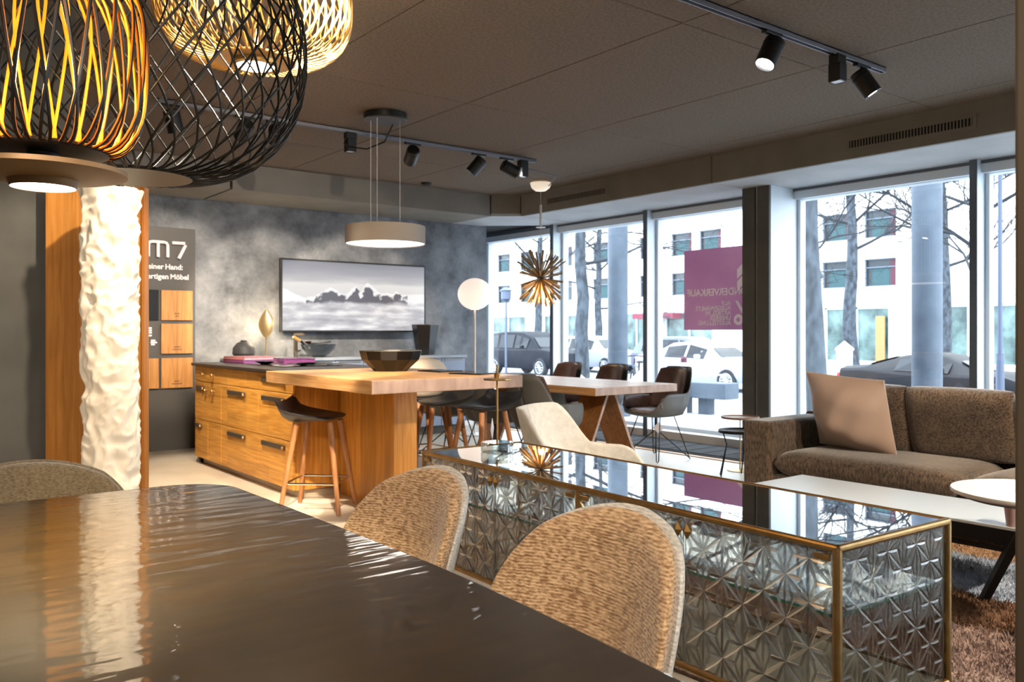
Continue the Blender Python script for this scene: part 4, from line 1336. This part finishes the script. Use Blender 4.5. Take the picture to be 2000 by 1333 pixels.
def weave(name, c1, c2, c3=None, along='x', s=1.0, rough=.95, rows=0):
    """coarse woven upholstery: threads stretched along the width"""
    m = bpy.data.materials.new(name)
    m.use_nodes = True
    N, L = m.node_tree.nodes, m.node_tree.links
    p = N['Principled BSDF']
    p.inputs['Roughness'].default_value = rough
    p.inputs['Specular IOR Level'].default_value = .15
    p.inputs['Sheen Weight'].default_value = .45
    tc = N.new('ShaderNodeTexCoord')
    def nz(sc, st, det):
        mp = N.new('ShaderNodeMapping'); mp.inputs['Scale'].default_value = st
        L.new(tc.outputs['Object'], mp.inputs[0])
        n = N.new('ShaderNodeTexNoise'); n.inputs['Scale'].default_value = sc; n.inputs['Detail'].default_value = det
        L.new(mp.outputs[0], n.inputs['Vector'])
        return n.outputs['Fac']
    a = {'x': (.35,1,1), 'y': (1,.3,1.3), 'z': (1,1,.3)}[along]
    n1 = nz(170*s, a, 2)
    n2 = nz(60*s, {'x': (1,.25,.25), 'y': (.3,1,.3), 'z': (.3,.3,1)}[along], 3)
    ad = N.new('ShaderNodeMath'); ad.operation = 'ADD'
    ml = N.new('ShaderNodeMath'); ml.operation = 'MULTIPLY'; ml.inputs[1].default_value = .35
    L.new(n2, ml.inputs[0]); L.new(n1, ad.inputs[0]); L.new(ml.outputs[0], ad.inputs[1])
    if rows:
        wv = N.new('ShaderNodeTexWave'); wv.bands_direction = 'Z'; wv.inputs['Scale'].default_value = rows; wv.inputs['Distortion'].default_value = 5
        wv.inputs['Detail'].default_value = 2; wv.inputs['Detail Scale'].default_value = .35
        L.new(tc.outputs['Object'], wv.inputs['Vector'])
        wm = N.new('ShaderNodeMath'); wm.operation = 'MULTIPLY_ADD'; wm.inputs[1].default_value = .16
        L.new(wv.outputs['Fac'], wm.inputs[0]); L.new(ad.outputs[0], wm.inputs[2])
        sb_ = N.new('ShaderNodeMath'); sb_.operation = 'SUBTRACT'; sb_.inputs[1].default_value = .08
        L.new(wm.outputs[0], sb_.inputs[0])
        ad = sb_
    cr = N.new('ShaderNodeValToRGB')
    e = cr.color_ramp.elements
    e[0].position, e[0].color = .48, lin(c1)
    e[1].position, e[1].color = .86, lin(c2)
    L.new(ad.outputs[0], cr.inputs[0]); L.new(cr.outputs[0], p.inputs['Base Color'])
    bp = N.new('ShaderNodeBump'); bp.inputs['Strength'].default_value = .6; bp.inputs['Distance'].default_value = .006
    L.new(ad.outputs[0], bp.inputs['Height']); L.new(bp.outputs[0], p.inputs['Normal'])
    return m
M_tan = weave('tan_weave', '#8a6848', '#dcbd99', along='y', s=.9, rows=48)
M_tanlit = weave('lit_back_weave', '#b3b3b2', '#dadcde', along='y', s=.9, rows=48)  # outer back weave with pale window light put into its colour
M_hgrey = weave('grey_brown_weave', '#5d503d', '#857862', along='y', s=1.8)
def dchair(label, loc, rz, m, mb, zt=.85, w=.56):
    """upholstered shell chair facing local +x"""
    t = thing('upholstered_chair', label, 'chair', loc, rz)
    h = zt-.42
    def bend(x, y, z):
        f = (y+h/2)/h
        cx = -.02 - .09*f + .16*(x/(w/2))**2*(1-.45*f)
        return (cx + z, x*(1-.10*f), .42+h/2+y)
    def bendb(x, y, z):
        p = bend(x, y, z)
        return (p[0]-.026, p[1]*1.012, p[2]+.002)
    B().puff(w, h, .055, k=.86, n=26, p=9, e=.5, bend=bend).build('backrest', m, t)
    B().puff(w+.006, h+.006, .03, k=.86, n=26, p=10, e=.5, bend=bendb).build('back_shell', mb, t, label='outer back of the chair')
    def sb(x, y, z):
        return (.22+y, x*(1-.12*(y/.24)), .43+z-.02*(1-(x/.26)**2))
    B().puff(.52, .48, .09, k=.5, n=16, p=8, e=.5, bend=sb).build('seat', m, t)
    for sx, sy in ((.38,.2),(.38,-.2),(.06,.2),(.06,-.2)):
        B().tube([(sx, sy*.8, .41), (sx+(.04 if sx > .2 else -.06), sy*1.15, 0)], [.018,.012], 10).build('leg', M_black, t)
    return t
dchair('tan woven chair nearest the viewer on the right of the black table', (1.165, 1.245, 0), PI, M_tan, M_tanlit, .832, .53)
dchair('tan woven chair second along the right side of the black table', (1.165, 1.955, 0), PI, M_tan, M_tanlit, .825, .53)
dchair('grey brown woven chair at the far head of the black table, before the oak panel', (.43, 2.97, 0), -PI/2-.1, M_hgrey, M_hgrey, .785, .62)

# ================================================================ GLASS CABINET
gc = thing('glass_cabinet', 'low display cabinet of star-cut glass in a brass frame', 'display cabinet', (1.645, .985, 0), -.045)
CW, CL, Z0, Z1, ZM = .45, 1.765, .345, .75, .592
fr = B()
q = .017
for x in (0, CW):
    for y in (0, CL):
        b = B(); b.bb(x-q/2 if x else -q/2, x+q/2, y-q/2, y+q/2, 0, Z1-.004)
        b.build('post', M_brass, gc, smooth=False, bevel=.005)
for z in (Z0, Z1-q):
    for x in (0, CW):
        B().bb(x-q/2, x+q/2, -q/2, CL+q/2, z, z+q).build('long_rail', M_brass, gc, smooth=False, bevel=.006)
    for y in (0, CL):
        B().bb(-q/2, CW+q/2, y-q/2, y+q/2, z, z+q).build('short_rail', M_brass, gc, smooth=False, bevel=.006)
B().bb(-q/2, q/2, .85-.008, .85+.008, Z0, Z1-q).build('door_post', M_brass, gc, smooth=False, bevel=.002)
M_gtop = glass('cabinet_top_glass', (.62,.64,.66,1), ior=2.1, boost=.36)
M_gshelf = glass('shelf_glass', (.45,.5,.48,1), gl=(.96,1,.97,1), ior=1.9, boost=.72)
M_gedge = mat('green_glass_edge', '#4f9c86', .15, spec=.8)
M_star = glass('star_cut_glass', (.86,.84,.80,1), gl=(1,.97,.92,1), ior=1.5, refr=.3, rough=.03, boost=.03)
M_groove = glass('cut_groove_glass', (.55,.53,.5,1), gl=(1,.98,.95,1), ior=1.6, refr=.3, rough=.16, boost=.42)
M_grooved = glass('smoked_groove_glass', (.5,.49,.47,1), gl=(1,.98,.95,1), ior=1.5, refr=.3, rough=.2, boost=.10)
M_starp = glass('smoked_star_glass', (.44,.43,.42,1), gl=(.9,.88,.85,1), ior=1.45, refr=.25, rough=.04, boost=.01)
B().bb(q/2, CW-q/2, q/2, CL-q/2, Z1-.010, Z1-.003).build('top_glass', M_gtop, gc, smooth=False)
B().bb(.012, CW-.012, .012, CL-.012, ZM-.004, ZM+.004).build('shelf', M_gshelf, gc, smooth=False)
B().bb(.0105, .0118, .012, CL-.012, ZM-.004, ZM+.004).bb(.012, CW-.012, .0105, .0118, ZM-.004, ZM+.004).build('shelf_edge', M_gedge, gc, smooth=False)
B().bb(q/2, CW-q/2, q/2, CL-q/2, Z0+.004, Z0+.012).build('bottom_panel', mat('bronze_mirror', '#a58a58', .12, metal=.8), gc, smooth=False)
def starpane(name, w, h, m, parent, M, hr=.0026):
    """sheet of cut glass: ridges on a stretched triangular star lattice, hollows between"""
    ax, ay = .060, .098
    b = B()
    vs, fs = [], []
    nx, ny = int(w/ax)+2, int(h/ay)+2
    def clampp(p): return (min(max(p[0],0),w), min(max(p[1],0),h), p[2])
    for i in range(-1, nx):
        for j in range(-1, ny):
            o = .5*(i % 2)
            P00 = (i*ax, (j+o)*ay); P01 = (i*ax, (j+1+o)*ay)
            s = .5 if i % 2 == 0 else -.5
            P10 = ((i+1)*ax, (j+o+.5)*ay); P1m = ((i+1)*ax, (j+o-.5)*ay)
            for tri in ((P00, P10, P01), (P00, P1m, P10)):
                g = (sum(p[0] for p in tri)/3, sum(p[1] for p in tri)/3)
                if not (-.02 < g[0] < w+.02 and -.03 < g[1] < h+.03): continue
                for k in range(3):
                    A, C = tri[k], tri[(k+1) % 3]
                    T = (A, C, g)
                    ln = [math.dist(T[1], T[2]), math.dist(T[0], T[2]), math.dist(T[0], T[1])]
                    ic = [sum(ln[q_]*T[q_][r_] for q_ in range(3))/sum(ln) for r_ in (0, 1)]
                    n = len(vs)
                    vs += [clampp((*p_, 0)) for p_ in T] + [clampp((ic[0]+(p_[0]-ic[0])*.58, ic[1]+(p_[1]-ic[1])*.58, hr)) for p_ in T]
                    fs += [(n+3, n+4, n+5), (n, n+1, n+4, n+3), (n+1, n+2, n+5, n+4), (n+2, n, n+3, n+5)]
    fs = [f for f in fs if (Vector(vs[f[1]])-Vector(vs[f[0]])).cross(Vector(vs[f[2]])-Vector(vs[f[0]])).length > 1e-8]
    b.add([], [])
    b.v, b.f, b.m = vs, fs, [0 if len(f) == 3 else 1 for f in fs]
    o = b.build(name, [m, M_groove if m is M_star else M_grooved], parent, smooth=False)
    o.matrix_local = M
    return o
MX = Matrix(((0,0,-1,0),(1,0,0,0),(0,1,0,0),(0,0,0,1)))      # pane local x->Y, y->Z, relief -> -X
HH = Z1-q-Z0-q-.004
for k, (y0, y1) in enumerate(((.010,.43),(.434,.841),(.859,1.285),(1.289,1.755))):
    d = starpane('glass_door', y1-y0, HH, M_star, gc, Matrix.Translation((.0, y0, Z0+q+.002)) @ MX)
    hy = .012 if k in (0, 2) else (y1-y0)-.012
    for zz in (HH-.012, .012):
        h = B().bb(hy-.03 if k in (1,3) else hy-.008, hy+.008 if k in (1,3) else hy+.03, zz-.007, zz+.007, .004, .010).build('hinge', M_brass, d, smooth=False, bevel=.001, seg=1)
    kx = (y1-y0)-.014 if k in (0, 2) else .014
    kb = B().lathe([(0,.004),(.014,.006),(.016,.012),(0,.02)], 4, a0=0, c=(kx, HH-.03, 0), sx=.9, sy=1.3).build('knob', M_brass, d, smooth=False)
starpane('end_glass', CW-.02, HH, M_starp, gc, Matrix.Translation((.01, .0, Z0+q+.002)) @ Matrix(((1,0,0,0),(0,0,-1,0),(0,1,0,0),(0,0,0,1))), .0011)
starpane('end_glass', CW-.02, HH, M_starp, gc, Matrix.Translation((.01, CL, Z0+q+.002)) @ Matrix(((1,0,0,0),(0,0,-1,0),(0,1,0,0),(0,0,0,1))), .0011)
starpane('back_glass', CL-.02, HH, M_starp, gc, Matrix.Translation((CW, .01, Z0+q+.002)) @ MX)

cs = thing('brass_stand', 'thin brass stand with small round tray and smoked glass foot on the glass cabinet', 'stand', (1.93, 2.56, .747))
B().lathe([(0,0),(.058,0),(.062,.004),(.062,.034),(.058,.038),(0,.038)], 36).build('foot', glass('smoked_foot', (.62,.62,.58,1), ior=1.5, boost=.06), cs)
B().cyl((0,0,.03),(0,0,.33),.004,n=10).build('rod', M_brass, cs)
B().lathe([(0,.272),(.05,.272),(.052,.274),(.052,.279),(0,.279)], 36).build('tray', M_brass, cs)
B().lathe([(.011,.279),(.012,.30),(.009,.30)], 18).build('candle_cup', M_brass, cs)

# ================================================================ OAK TRESTLE TABLE AND WIRE CHAIRS
tt = thing('trestle_table', 'oak dining table on splayed trestle legs by the windows', 'table', (5.175, 6.0, 0))
B().bb(-.49,.49,-1.09,1.12,.69,.755).build('table_top', [M_oakt, M_endg], tt, smooth=False, bevel=.004)
endgrain(tt.children[0])
for y in (-.62, .62):
    for sx in (-1, 1):
        B().add([(sx*.02,y-.16,.69),(sx*.02+.03*sx,y-.16,.69),(sx*.33+.03*sx,y-.16,0),(sx*.33,y-.16,0),(sx*.02,y+.16,.69),(sx*.02+.03*sx,y+.16,.69),(sx*.33+.03*sx,y+.16,0),(sx*.33,y+.16,0)],
                [(0,1,2,3),(7,6,5,4),(0,4,5,1),(1,5,6,2),(2,6,7,3),(3,7,4,0)]).build('trestle_leg', [M_walnut, M_endg], tt, smooth=False, bevel=.002, seg=1)
        endgrain([c for c in tt.children][-1])
M_cshell = mat('grey_chair_shell', '#575654', .55)
M_leather = mat('brown_leather', '#4a3530', .35, col2='#5d4540', scale=12, bump=.15, bscale=60)
M_lseat = mat('taupe_cushion', '#9a8d8c', .5, col2='#7d6b66', scale=7)
def wchair():
    t = thing('wire_armchair', '', 'chair', (0,0,0), 0, 'shell armchairs on wire legs at the trestle table')
    def rim(a):          # a: angle from forward; height of the rim over the seat
        s = abs(a)/PI
        back = max(0, min(1, (s-.62)/.2)); back = back*back*(3-2*back)
        arm = max(0, min(1, (s-.16)/.22)); arm = arm*arm*(3-2*arm)
        return .03 + .17*arm + .24*back
    def shell(off, top=0, cut=1.0):
        def fn(u, v):
            a = -PI + 2*PI*u
            c, s = math.cos(a), math.sin(a)
            rx, ry = (.27 if c > 0 else .23)-off, .265-off
            e = (abs(c)**2.8+abs(s)**2.8)**(-1/2.8)
            R = Vector((rx*c*e, ry*s*e))
            if v < .5:
                f = v/.5
                z = .40 + .03*f**3
                return (R.x*f*.92, R.y*f*.92, z+off)
            f = (v-.5)/.5
            h = (rim(a)-top)*cut
            lean = .12*f*max(0, -c)**1 + .03*f
            sc = .92+.08*min(1, f*3)
            k = 1-.22*max(0, f-.4)*(1 if c < -.2 else 0)
            return (R.x*sc-lean*(1 if c < 0 else -.3), R.y*sc*k*(1+.06*f), .43+h*f+off)
        return fn
    B().grid(shell(0), 64, 16).build('shell', M_cshell, t, solid=.008, off=-1, ang=60)
    # leather back pad
    def bp(x, y, z):
        f = (y+.2)/.4
        return (-.205-.115*f+.10*(x/.2)**2*(1-.4*f)+z+.012, x*(1-.1*f), .47+.40*f)
    B().puff(.40, .40, .035, k=.35, n=16, p=8, e=.5, bend=bp).build('back_pad', M_leather, t)
    def sp(x, y, z):
        return (.02+y, x, .455+z+.006*math.sin(x*70)*max(0, z*20))
    B().puff(.42, .42, .06, k=.5, n=18, p=8, e=.5, bend=sp).build('seat_pad', M_lseat, t)
    for sy in (-1, 1):
        def ap(x, y, z, sy=sy):
            return (.02+x, sy*(.212+.02*math.sin(x*9)) + (z)*sy*.8 + .004*math.sin(x*80), .535+y*.75)
        B().puff(.36, .17, .04, k=.5, n=14, p=6, e=.5, bend=ap).build('arm_pad', M_leather, t)
    B().cyl((0,0,.27),(0,0,.40),.012,n=10).build('centre_post', M_blackm, t)
    for i in range(4):
        a = PI/4 + i*PI/2
        c, s = math.cos(a), math.sin(a)
        B().tube([(.17*c-.03*s, .17*s+.03*c, .41), (.31*c-.01*s, .31*s+.01*c, .02), (.318*c, .318*s, .008), (.31*c+.01*s, .31*s-.01*c, .02), (.015*c, .015*s, .27)], .0055, 7).build('leg', M_blackm, t)
    return t
wc = wchair()
wc['label'] = 'wire-legged armchair on the window side, nearest of the three with brown leather backs'
wc.location = (6.02, 5.48, 0); wc.rotation_euler.z = PI
dup(wc, 'middle armchair of the three with brown leather backs along the window', (6.02, 6.32, 0), PI)
dup(wc, 'farthest armchair of the three with brown leather backs along the window', (6.02, 7.02, 0), PI)
dup(wc, 'armchair seen from behind, its dark back nearest the room at the trestle table', (4.50, 5.30, 0), .22)
dup(wc, 'armchair on the near side of the trestle table hidden behind the brass stand', (4.5, 6.0, 0), .0)
dup(wc, 'far armchair on the near side of the trestle table, behind the bar stools', (4.5, 6.75, 0), .0)

# paper tags hanging on the nearest window-side chair
for x, y, z, r in ((.12, -.27, .50, .2), (.02, .05, .30, .9)):
    o = B().box((0,0,0), (.002,.075,.075)).build('price_tag', bpy.data.materials['tag_card'], wc, smooth=False)
    o.matrix_local = Matrix.Translation((x, y, z)) @ Matrix.Rotation(r, 4, 'Z') @ Matrix.Rotation(PI/4, 4, 'X')
    B().cyl((x, y, z+.05), (x, y*.93, z+.11), .0012, n=5).build('tag_string', bpy.data.materials['pale_cable'], wc)

# pale shell chair behind the cabinet
lc = thing('shell_chair', 'pale grey felt shell chair with one sweeping arm behind the glass cabinet', 'chair', (2.93, 3.12, 0), -1.05)
M_felt2 = mat('pale_felt', '#c6c3bd', .95, col2='#d4d1cb', scale=30, bump=.2, bscale=90, sheen=.3)
M_felts = mat('brown_felt', '#6d5546', .9)
def lrim(a):
    s = abs(a)/PI
    b = max(0, min(1, (s-.5)/.25)); b = b*b*(3-2*b)
    m = max(0, min(1, (s-.1)/.3)); m = m*m*(3-2*m)
    return .03 + .14*m + .22*b
def lshell(u, v):
    a = -PI + 2*PI*u
    c, s = math.cos(a), math.sin(a)
    e = (abs(c)**2.5+abs(s)**2.5)**(-1/2.5)
    x, y = .29*c*e, .30*s*e
    if v < .45:
        f = v/.45
        return (x*f*.9, y*f*.9, .40+.03*f**3)
    f = (v-.45)/.55
    return (x*(.9+.12*f)-(.06*f if c < 0 else 0), y*(.9+.14*f), .43+lrim(a)*f)
B().grid(lshell, 72, 18).build('shell', M_felt2, lc, solid=.022, off=-1, ang=70)
B().puff(.44, .44, .06, k=.6, n=14, p=8, e=.5, bend=lambda x,y,z:(.02+y,x,.455+z)).build('seat_pad', M_felt2, lc)
for i in range(4):
    a = PI/4+i*PI/2
    B().tube([(.15*math.cos(a), .15*math.sin(a), .41),(.27*math.cos(a), .27*math.sin(a), 0)], [.018,.011], 10).build('leg', M_walnut, lc)

# ================================================================ SOFA GROUP
M_sofa = weave('brown_sofa_weave', '#33281f', '#6f5d4d', along='z', s=.55)
sf = thing('sofa', 'long brown woven sofa with loose back cushions in front of the window', 'sofa', (4.85, 3.62, 0))
def cush(name, w, l, h, loc, rot=(0,0,0), k=.12, p=10, parent=sf, m=M_sofa, e=.45, n=20):
    o = B().puff(w, l, h, k=k, n=n, p=p, e=e).build(name, m, parent)
    o.location = loc; o.rotation_euler = rot
    return o
L = 2.9
B().bb(.04, .86, -L, -.02, .09, .24).build('base', M_sofa, sf, smooth=False, bevel=.015)
B().bb(0, .90, -.22, 0, .08, .60).build('arm', M_sofa, sf, bevel=.03, seg=3)
B().bb(0, .90, -L-.0, -L+.22, .08, .60).build('arm', M_sofa, sf, bevel=.03, seg=3)
B().bb(.74, .92, -L, 0, .09, .62).build('back', M_sofa, sf, bevel=.03, seg=3)
cush('seat_cushion', .72, 1.22, .19, (.36, -.835, .325))
cush('seat_cushion', .72, 1.22, .19, (.36, -2.065, .325))
for y, wd in ((-.55,.66), (-1.19,.66), (-1.85,.62), (-2.45,.62)):
    cush('back_cushion', .46, wd, .17, (.62, y, .63), (0, PI/2-.26, 0), k=.10, p=8)
for x, y in ((.06,-.06),(.84,-.06),(.06,-L+.06),(.84,-L+.06)):
    B().cyl((x,y,0),(x,y,.09),.02,n=12).build('leg', M_blackm, sf)
M_satin = mat('taupe_satin', '#b59a89', .38, col2='#c2a898', scale=3, bump=.25, bscale=5, sheen=.4)
pw = thing('throw_pillow', 'square taupe satin pillow leaning at the arm end of the sofa', 'pillow', (5.20, 3.02, .665))
o = B().puff(.53, .57, .34, k=-.12, n=30, p=2.0, e=.8, bend=lambda x,y,z: (x, y, z*(1+.06*math.sin(x*23+y*9)+.05*math.sin(y*31-x*14)))).build('cover', M_satin, pw)
PM = Matrix.Rotation(-.10, 4, 'Z') @ Matrix.Rotation(PI/2-.36, 4, 'Y') @ Matrix.Rotation(.06, 4, 'Z')
o.matrix_local = PM
pts = []
for a, c in [(-1+2*i/12, -1) for i in range(12)] + [(1, -1+2*i/12) for i in range(12)] + [(1-2*i/12, 1) for i in range(12)] + [(-1, 1-2*i/12) for i in range(12)]:
    pts.append((a*math.sqrt(1+.05*c*c)*.26, c*math.sqrt(1+.05*a*a)*.28, 0))
B().tube(pts, .005, 6, closed=True).build('piping', mat('pale_piping', '#d8d2d0', .5), pw).matrix_local = PM

# coffee table
M_ctop = mat('pale_satin_glass', '#d6dee3', .3)
ct = thing('coffee_table', 'long low coffee table with pale glass top and black slanted legs', 'coffee table', (3.93, 1.50, 0))
B().bb(0, .50, 0, 1.38, .345, .36).build('table_top', M_ctop, ct, smooth=False, bevel=.003)
B().bb(.012, .488, .012, 1.368, .275, .345).build('tray_frame', M_blackm, ct, smooth=False)
for x in (.02, .45):
    B().bb(x, x+.03, .0, 1.38, .243, .26).build('lower_rail', M_blackm, ct, smooth=False)
    for y in (.05, .5, .95, 1.32):
        B().bb(x+.005, x+.025, y, y+.025, .258, .28).build('strut', M_blackm, ct, smooth=False)
for x, y, dx, dy in ((.03,.02,-.06,.16),(.47,.02,.06,.16),(.03,1.36,-.06,-.16),(.47,1.36,.06,-.16)):
    B().tube([(x, y, .34),(x+dx*.35, y+dy*.9, .0)], [.026,.022], 4).build('leg', M_blackm, ct, smooth=False)
# round side table and cup
rt = thing('round_side_table', 'round white side table cut by the right edge beside the coffee table', 'side table', (3.60, 1.335, 0))
B().lathe([(0,.565),(.268,.565),(.282,.572),(.284,.578),(.282,.585),(0,.585)], 64).build('table_top', M_white, rt)
B().lathe([(0,.545),(.24,.552),(.27,.565)], 56).build('underside', M_steel, rt)
B().cyl((0,0,.01),(0,0,.56),.018,n=16).build('column', M_blackm, rt)
B().lathe([(0,0),(.15,0),(.152,.008),(.03,.018),(.018,.03)], 40).build('base', M_blackm, rt)
cp = thing('paper_cup', 'dusky pink paper cup with a white lid on the corner of the coffee table', 'cup', (3.965, 1.545, .36))
B().lathe([(0,0),(.027,0),(.038,.095),(.036,.095),(.025,.004),(0,.004)], 30).build('cup_body', mat('pink_card', '#c0a0a0', .6), cp)
B().lathe([(.040,.093),(.041,.098),(.039,.108),(.035,.112),(.033,.106),(0,.106)], 30).build('lid', M_white, cp)

# pair of little round tables at the sofa end
n1 = thing('nesting_table', 'small round table with brown tray top and thin brass stem behind the sofa arm', 'side table', (6.08, 4.56, 0))
B().lathe([(0,.452),(.155,.452),(.162,.456),(.162,.472),(.156,.472),(.154,.462),(0,.462)], 44).build('tray_top', mat('brown_tray', '#80604a', .4), n1)
B().cyl((0,0,.0),(0,0,.452),.006,n=10).build('stem', M_brass, n1)
B().lathe([(0,0),(.11,0),(.11,.006),(.008,.012)], 36).build('base', M_brass, n1)
n2 = thing('nesting_table', 'small round black ring table on three wire legs beside the sofa arm', 'side table', (5.80, 4.36, 0))
B().lathe([(.14,.37),(.168,.37),(.17,.375),(.17,.392),(.165,.395),(.16,.385),(0,.383)], 44).build('ring_top', M_blackm, n2)
for i in range(3):
    a = i*2*PI/3+2.3
    B().tube([(.13*math.cos(a), .13*math.sin(a), .37),(.10*math.cos(a), .10*math.sin(a), .27),(.15*math.cos(a)-.05*math.sin(a), .15*math.sin(a)+.05*math.cos(a), .006)], .006, 7).build('leg', M_blackm, n2)
    B().tube([(.10*math.cos(a), .10*math.sin(a), .27),(.15*math.cos(a)+.05*math.sin(a), .15*math.sin(a)-.05*math.cos(a), .006)], .006, 7).build('leg', M_blackm, n2)

# shaggy patchwork rug
def rugmat():
    m = bpy.data.materials.new('shaggy_patchwork')
    m.use_nodes = True
    N, L = m.node_tree.nodes, m.node_tree.links
    p = N['Principled BSDF']
    p.inputs['Roughness'].default_value = .95
    p.inputs['Specular IOR Level'].default_value = .1
    g = N.new('ShaderNodeNewGeometry')
    sx = N.new('ShaderNodeSeparateXYZ')
    nz = N.new('ShaderNodeTexNoise'); nz.inputs['Scale'].default_value = 5; nz.inputs['Detail'].default_value = 6; nz.inputs['Roughness'].default_value = .7
    L.new(g.outputs['Position'], sx.inputs[0]); L.new(g.outputs['Position'], nz.inputs['Vector'])
    a = N.new('ShaderNodeMath'); a.operation = 'MULTIPLY_ADD'; a.inputs[1].default_value = .16
    L.new(nz.outputs['Fac'], a.inputs[0]); L.new(sx.outputs['X'], a.inputs[2])
    mr = N.new('ShaderNodeMapRange'); mr.inputs['From Min'].default_value = 2.1; mr.inputs['From Max'].default_value = 5.9
    L.new(a.outputs[0], mr.inputs['Value'])
    cr = N.new('ShaderNodeValToRGB'); cr.color_ramp.interpolation = 'CONSTANT'
    e = cr.color_ramp.elements
    def X(x): return (x+.08-2.1)/3.8
    e[0].position, e[0].color = 0, lin('#b09a90')
    e[1].position, e[1].color = X(4.68), lin('#b39374')
    for x, c in ((3.1,'#a58e84'),(3.55,'#7a5d49'),(3.98,'#b2bccc')):
        k = e.new(X(x)); k.color = lin(c)
    L.new(mr.outputs[0], cr.inputs[0])
    n2 = N.new('ShaderNodeTexNoise'); n2.inputs['Scale'].default_value = 26; n2.inputs['Detail'].default_value = 5
    L.new(g.outputs['Position'], n2.inputs['Vector'])
    m2 = N.new('ShaderNodeMapRange'); m2.inputs['From Min'].default_value = .3; m2.inputs['From Max'].default_value = .7; m2.inputs['To Min'].default_value = .5; m2.inputs['To Max'].default_value = 1.35
    L.new(n2.outputs['Fac'], m2.inputs['Value'])
    mx = N.new('ShaderNodeVectorMath'); mx.operation = 'SCALE'
    L.new(cr.outputs[0], mx.inputs[0]); L.new(m2.outputs[0], mx.inputs['Scale'])
    L.new(mx.outputs[0], p.inputs['Base Color'])
    return m
M_rug = rugmat()
rg = thing('shaggy_rug', 'shaggy patchwork rug in brown, rust and slate blue under the coffee table', 'rug', (0,0,0))
B().bb(2.3, 5.5, .1, 3.1, 0, .012).build('backing', M_rug, rg, smooth=False)
rng = np.random.default_rng(4)
n = 90000
px = rng.uniform(2.3, 5.5, n); py = rng.uniform(.1, 3.1, n)
an = rng.uniform(0, 2*PI, n); ln = rng.uniform(.018, .036, n); tl = rng.uniform(0, .03, n); ta = rng.uniform(0, 2*PI, n)
V = np.zeros((n, 3, 3))
V[:,0] = np.stack([px-.004*np.cos(an), py-.004*np.sin(an), np.full(n, .01)], 1)
V[:,1] = np.stack([px+.004*np.cos(an), py+.004*np.sin(an), np.full(n, .01)], 1)
V[:,2] = np.stack([px+tl*np.cos(ta), py+tl*np.sin(ta), ln+.004], 1)
me = bpy.data.meshes.new('pile')
me.vertices.add(n*3); me.loops.add(n*3); me.polygons.add(n)
me.vertices.foreach_set('co', V.reshape(-1))
me.loops.foreach_set('vertex_index', np.arange(n*3))
me.polygons.foreach_set('loop_start', np.arange(n)*3)
me.update(calc_edges=True)
me.materials.append(M_rug)
po = bpy.data.objects.new('pile', me); COL.objects.link(po); po.parent = rg; po['kind'] = 'stuff'

# dark post close by at the right edge
struct(B().bb(1.335, 1.46, .40, .52, 0, ZC).build('trim_7', mat('brown_post', '#4a4035', .7), smooth=False, bevel=.006))

# ================================================================ SALE POSTER ON THE GLASS
M_mag = mat('magenta_film', '#a070a6', .45, col2='#b082b4', scale=2, emis=(.45,.12,.32,1), estr=0)
nt = M_mag.node_tree
tn = nt.nodes.new('ShaderNodeBsdfTranslucent'); tn.inputs['Color'].default_value = lin('#c890cc')
mxs = nt.nodes.new('ShaderNodeMixShader'); mxs.inputs[0].default_value = .14
nt.links.new(nt.nodes['Principled BSDF'].outputs[0], mxs.inputs[1]); nt.links.new(tn.outputs[0], mxs.inputs[2])
tq = nt.nodes.new('ShaderNodeBsdfTransparent'); tq.inputs['Color'].default_value = lin('#e8b8dc')
mx3 = nt.nodes.new('ShaderNodeMixShader'); mx3.inputs[0].default_value = .0
nt.links.new(mxs.outputs[0], mx3.inputs[1]); nt.links.new(tq.outputs[0], mx3.inputs[2])
nt.links.new(mx3.outputs[0], nt.nodes['Material Output'].inputs['Surface'])
M_film = mat('white_film', '#f2eef6', .5)
nt = M_film.node_tree
tn = nt.nodes.new('ShaderNodeBsdfTranslucent'); tn.inputs['Color'].default_value = lin('#e6e2ec')
mxs = nt.nodes.new('ShaderNodeMixShader'); mxs.inputs[0].default_value = .55
nt.links.new(nt.nodes['Principled BSDF'].outputs[0], mxs.inputs[1]); nt.links.new(tn.outputs[0], mxs.inputs[2])
nt.links.new(mxs.outputs[0], nt.nodes['Material Output'].inputs['Surface'])
ps = thing('sale_poster', 'magenta sale poster hung in the window, read from the street side', 'poster', (7.27, 6.20, 1.228))
B().bb(-.002, .002, -1.14, 0, 0, .875).build('sheet', M_mag, ps, smooth=False)
# letters face the street: local x runs toward +Y seen from outside, i.e. mirrored indoors
def street(y, z):
    return Matrix.Translation((-.004, y, z)) @ Matrix(((0,0,1,0),(1,0,0,0),(0,1,0,0),(0,0,0,1)))
text('poster_lettering', 'SONDERVERKAUF', .104, M_film, ps, street(-.045, .37), .002, 'RIGHT', .0025)
for i, s in enumerate(('AUF', 'AUSGEWÄHLTE', 'ARTIKEL IN', 'UNSERER', 'AUSSTELLUNG')):
    text('poster_lettering', s, .066, M_film, ps, street(-.635, .262-i*.052), .002, 'LEFT', .0012)
text('percent_sign', '%', .36, M_film, ps, street(-.665, .055), .002, 'RIGHT', .004)
ch = B()
for k in range(2):
    z = .60-.125*k
    yc = -.885
    ch.add([(-.006,yc-.17,z-.07),(-.006,yc,z+.07),(-.006,yc+.17,z-.07),(-.006,yc+.17,z+.03),(-.006,yc,z+.17),(-.006,yc-.17,z+.03)], [(0,1,4,5),(1,2,3,4)])
ch.build('chevrons', M_film, ps, smooth=False, solid=.002)
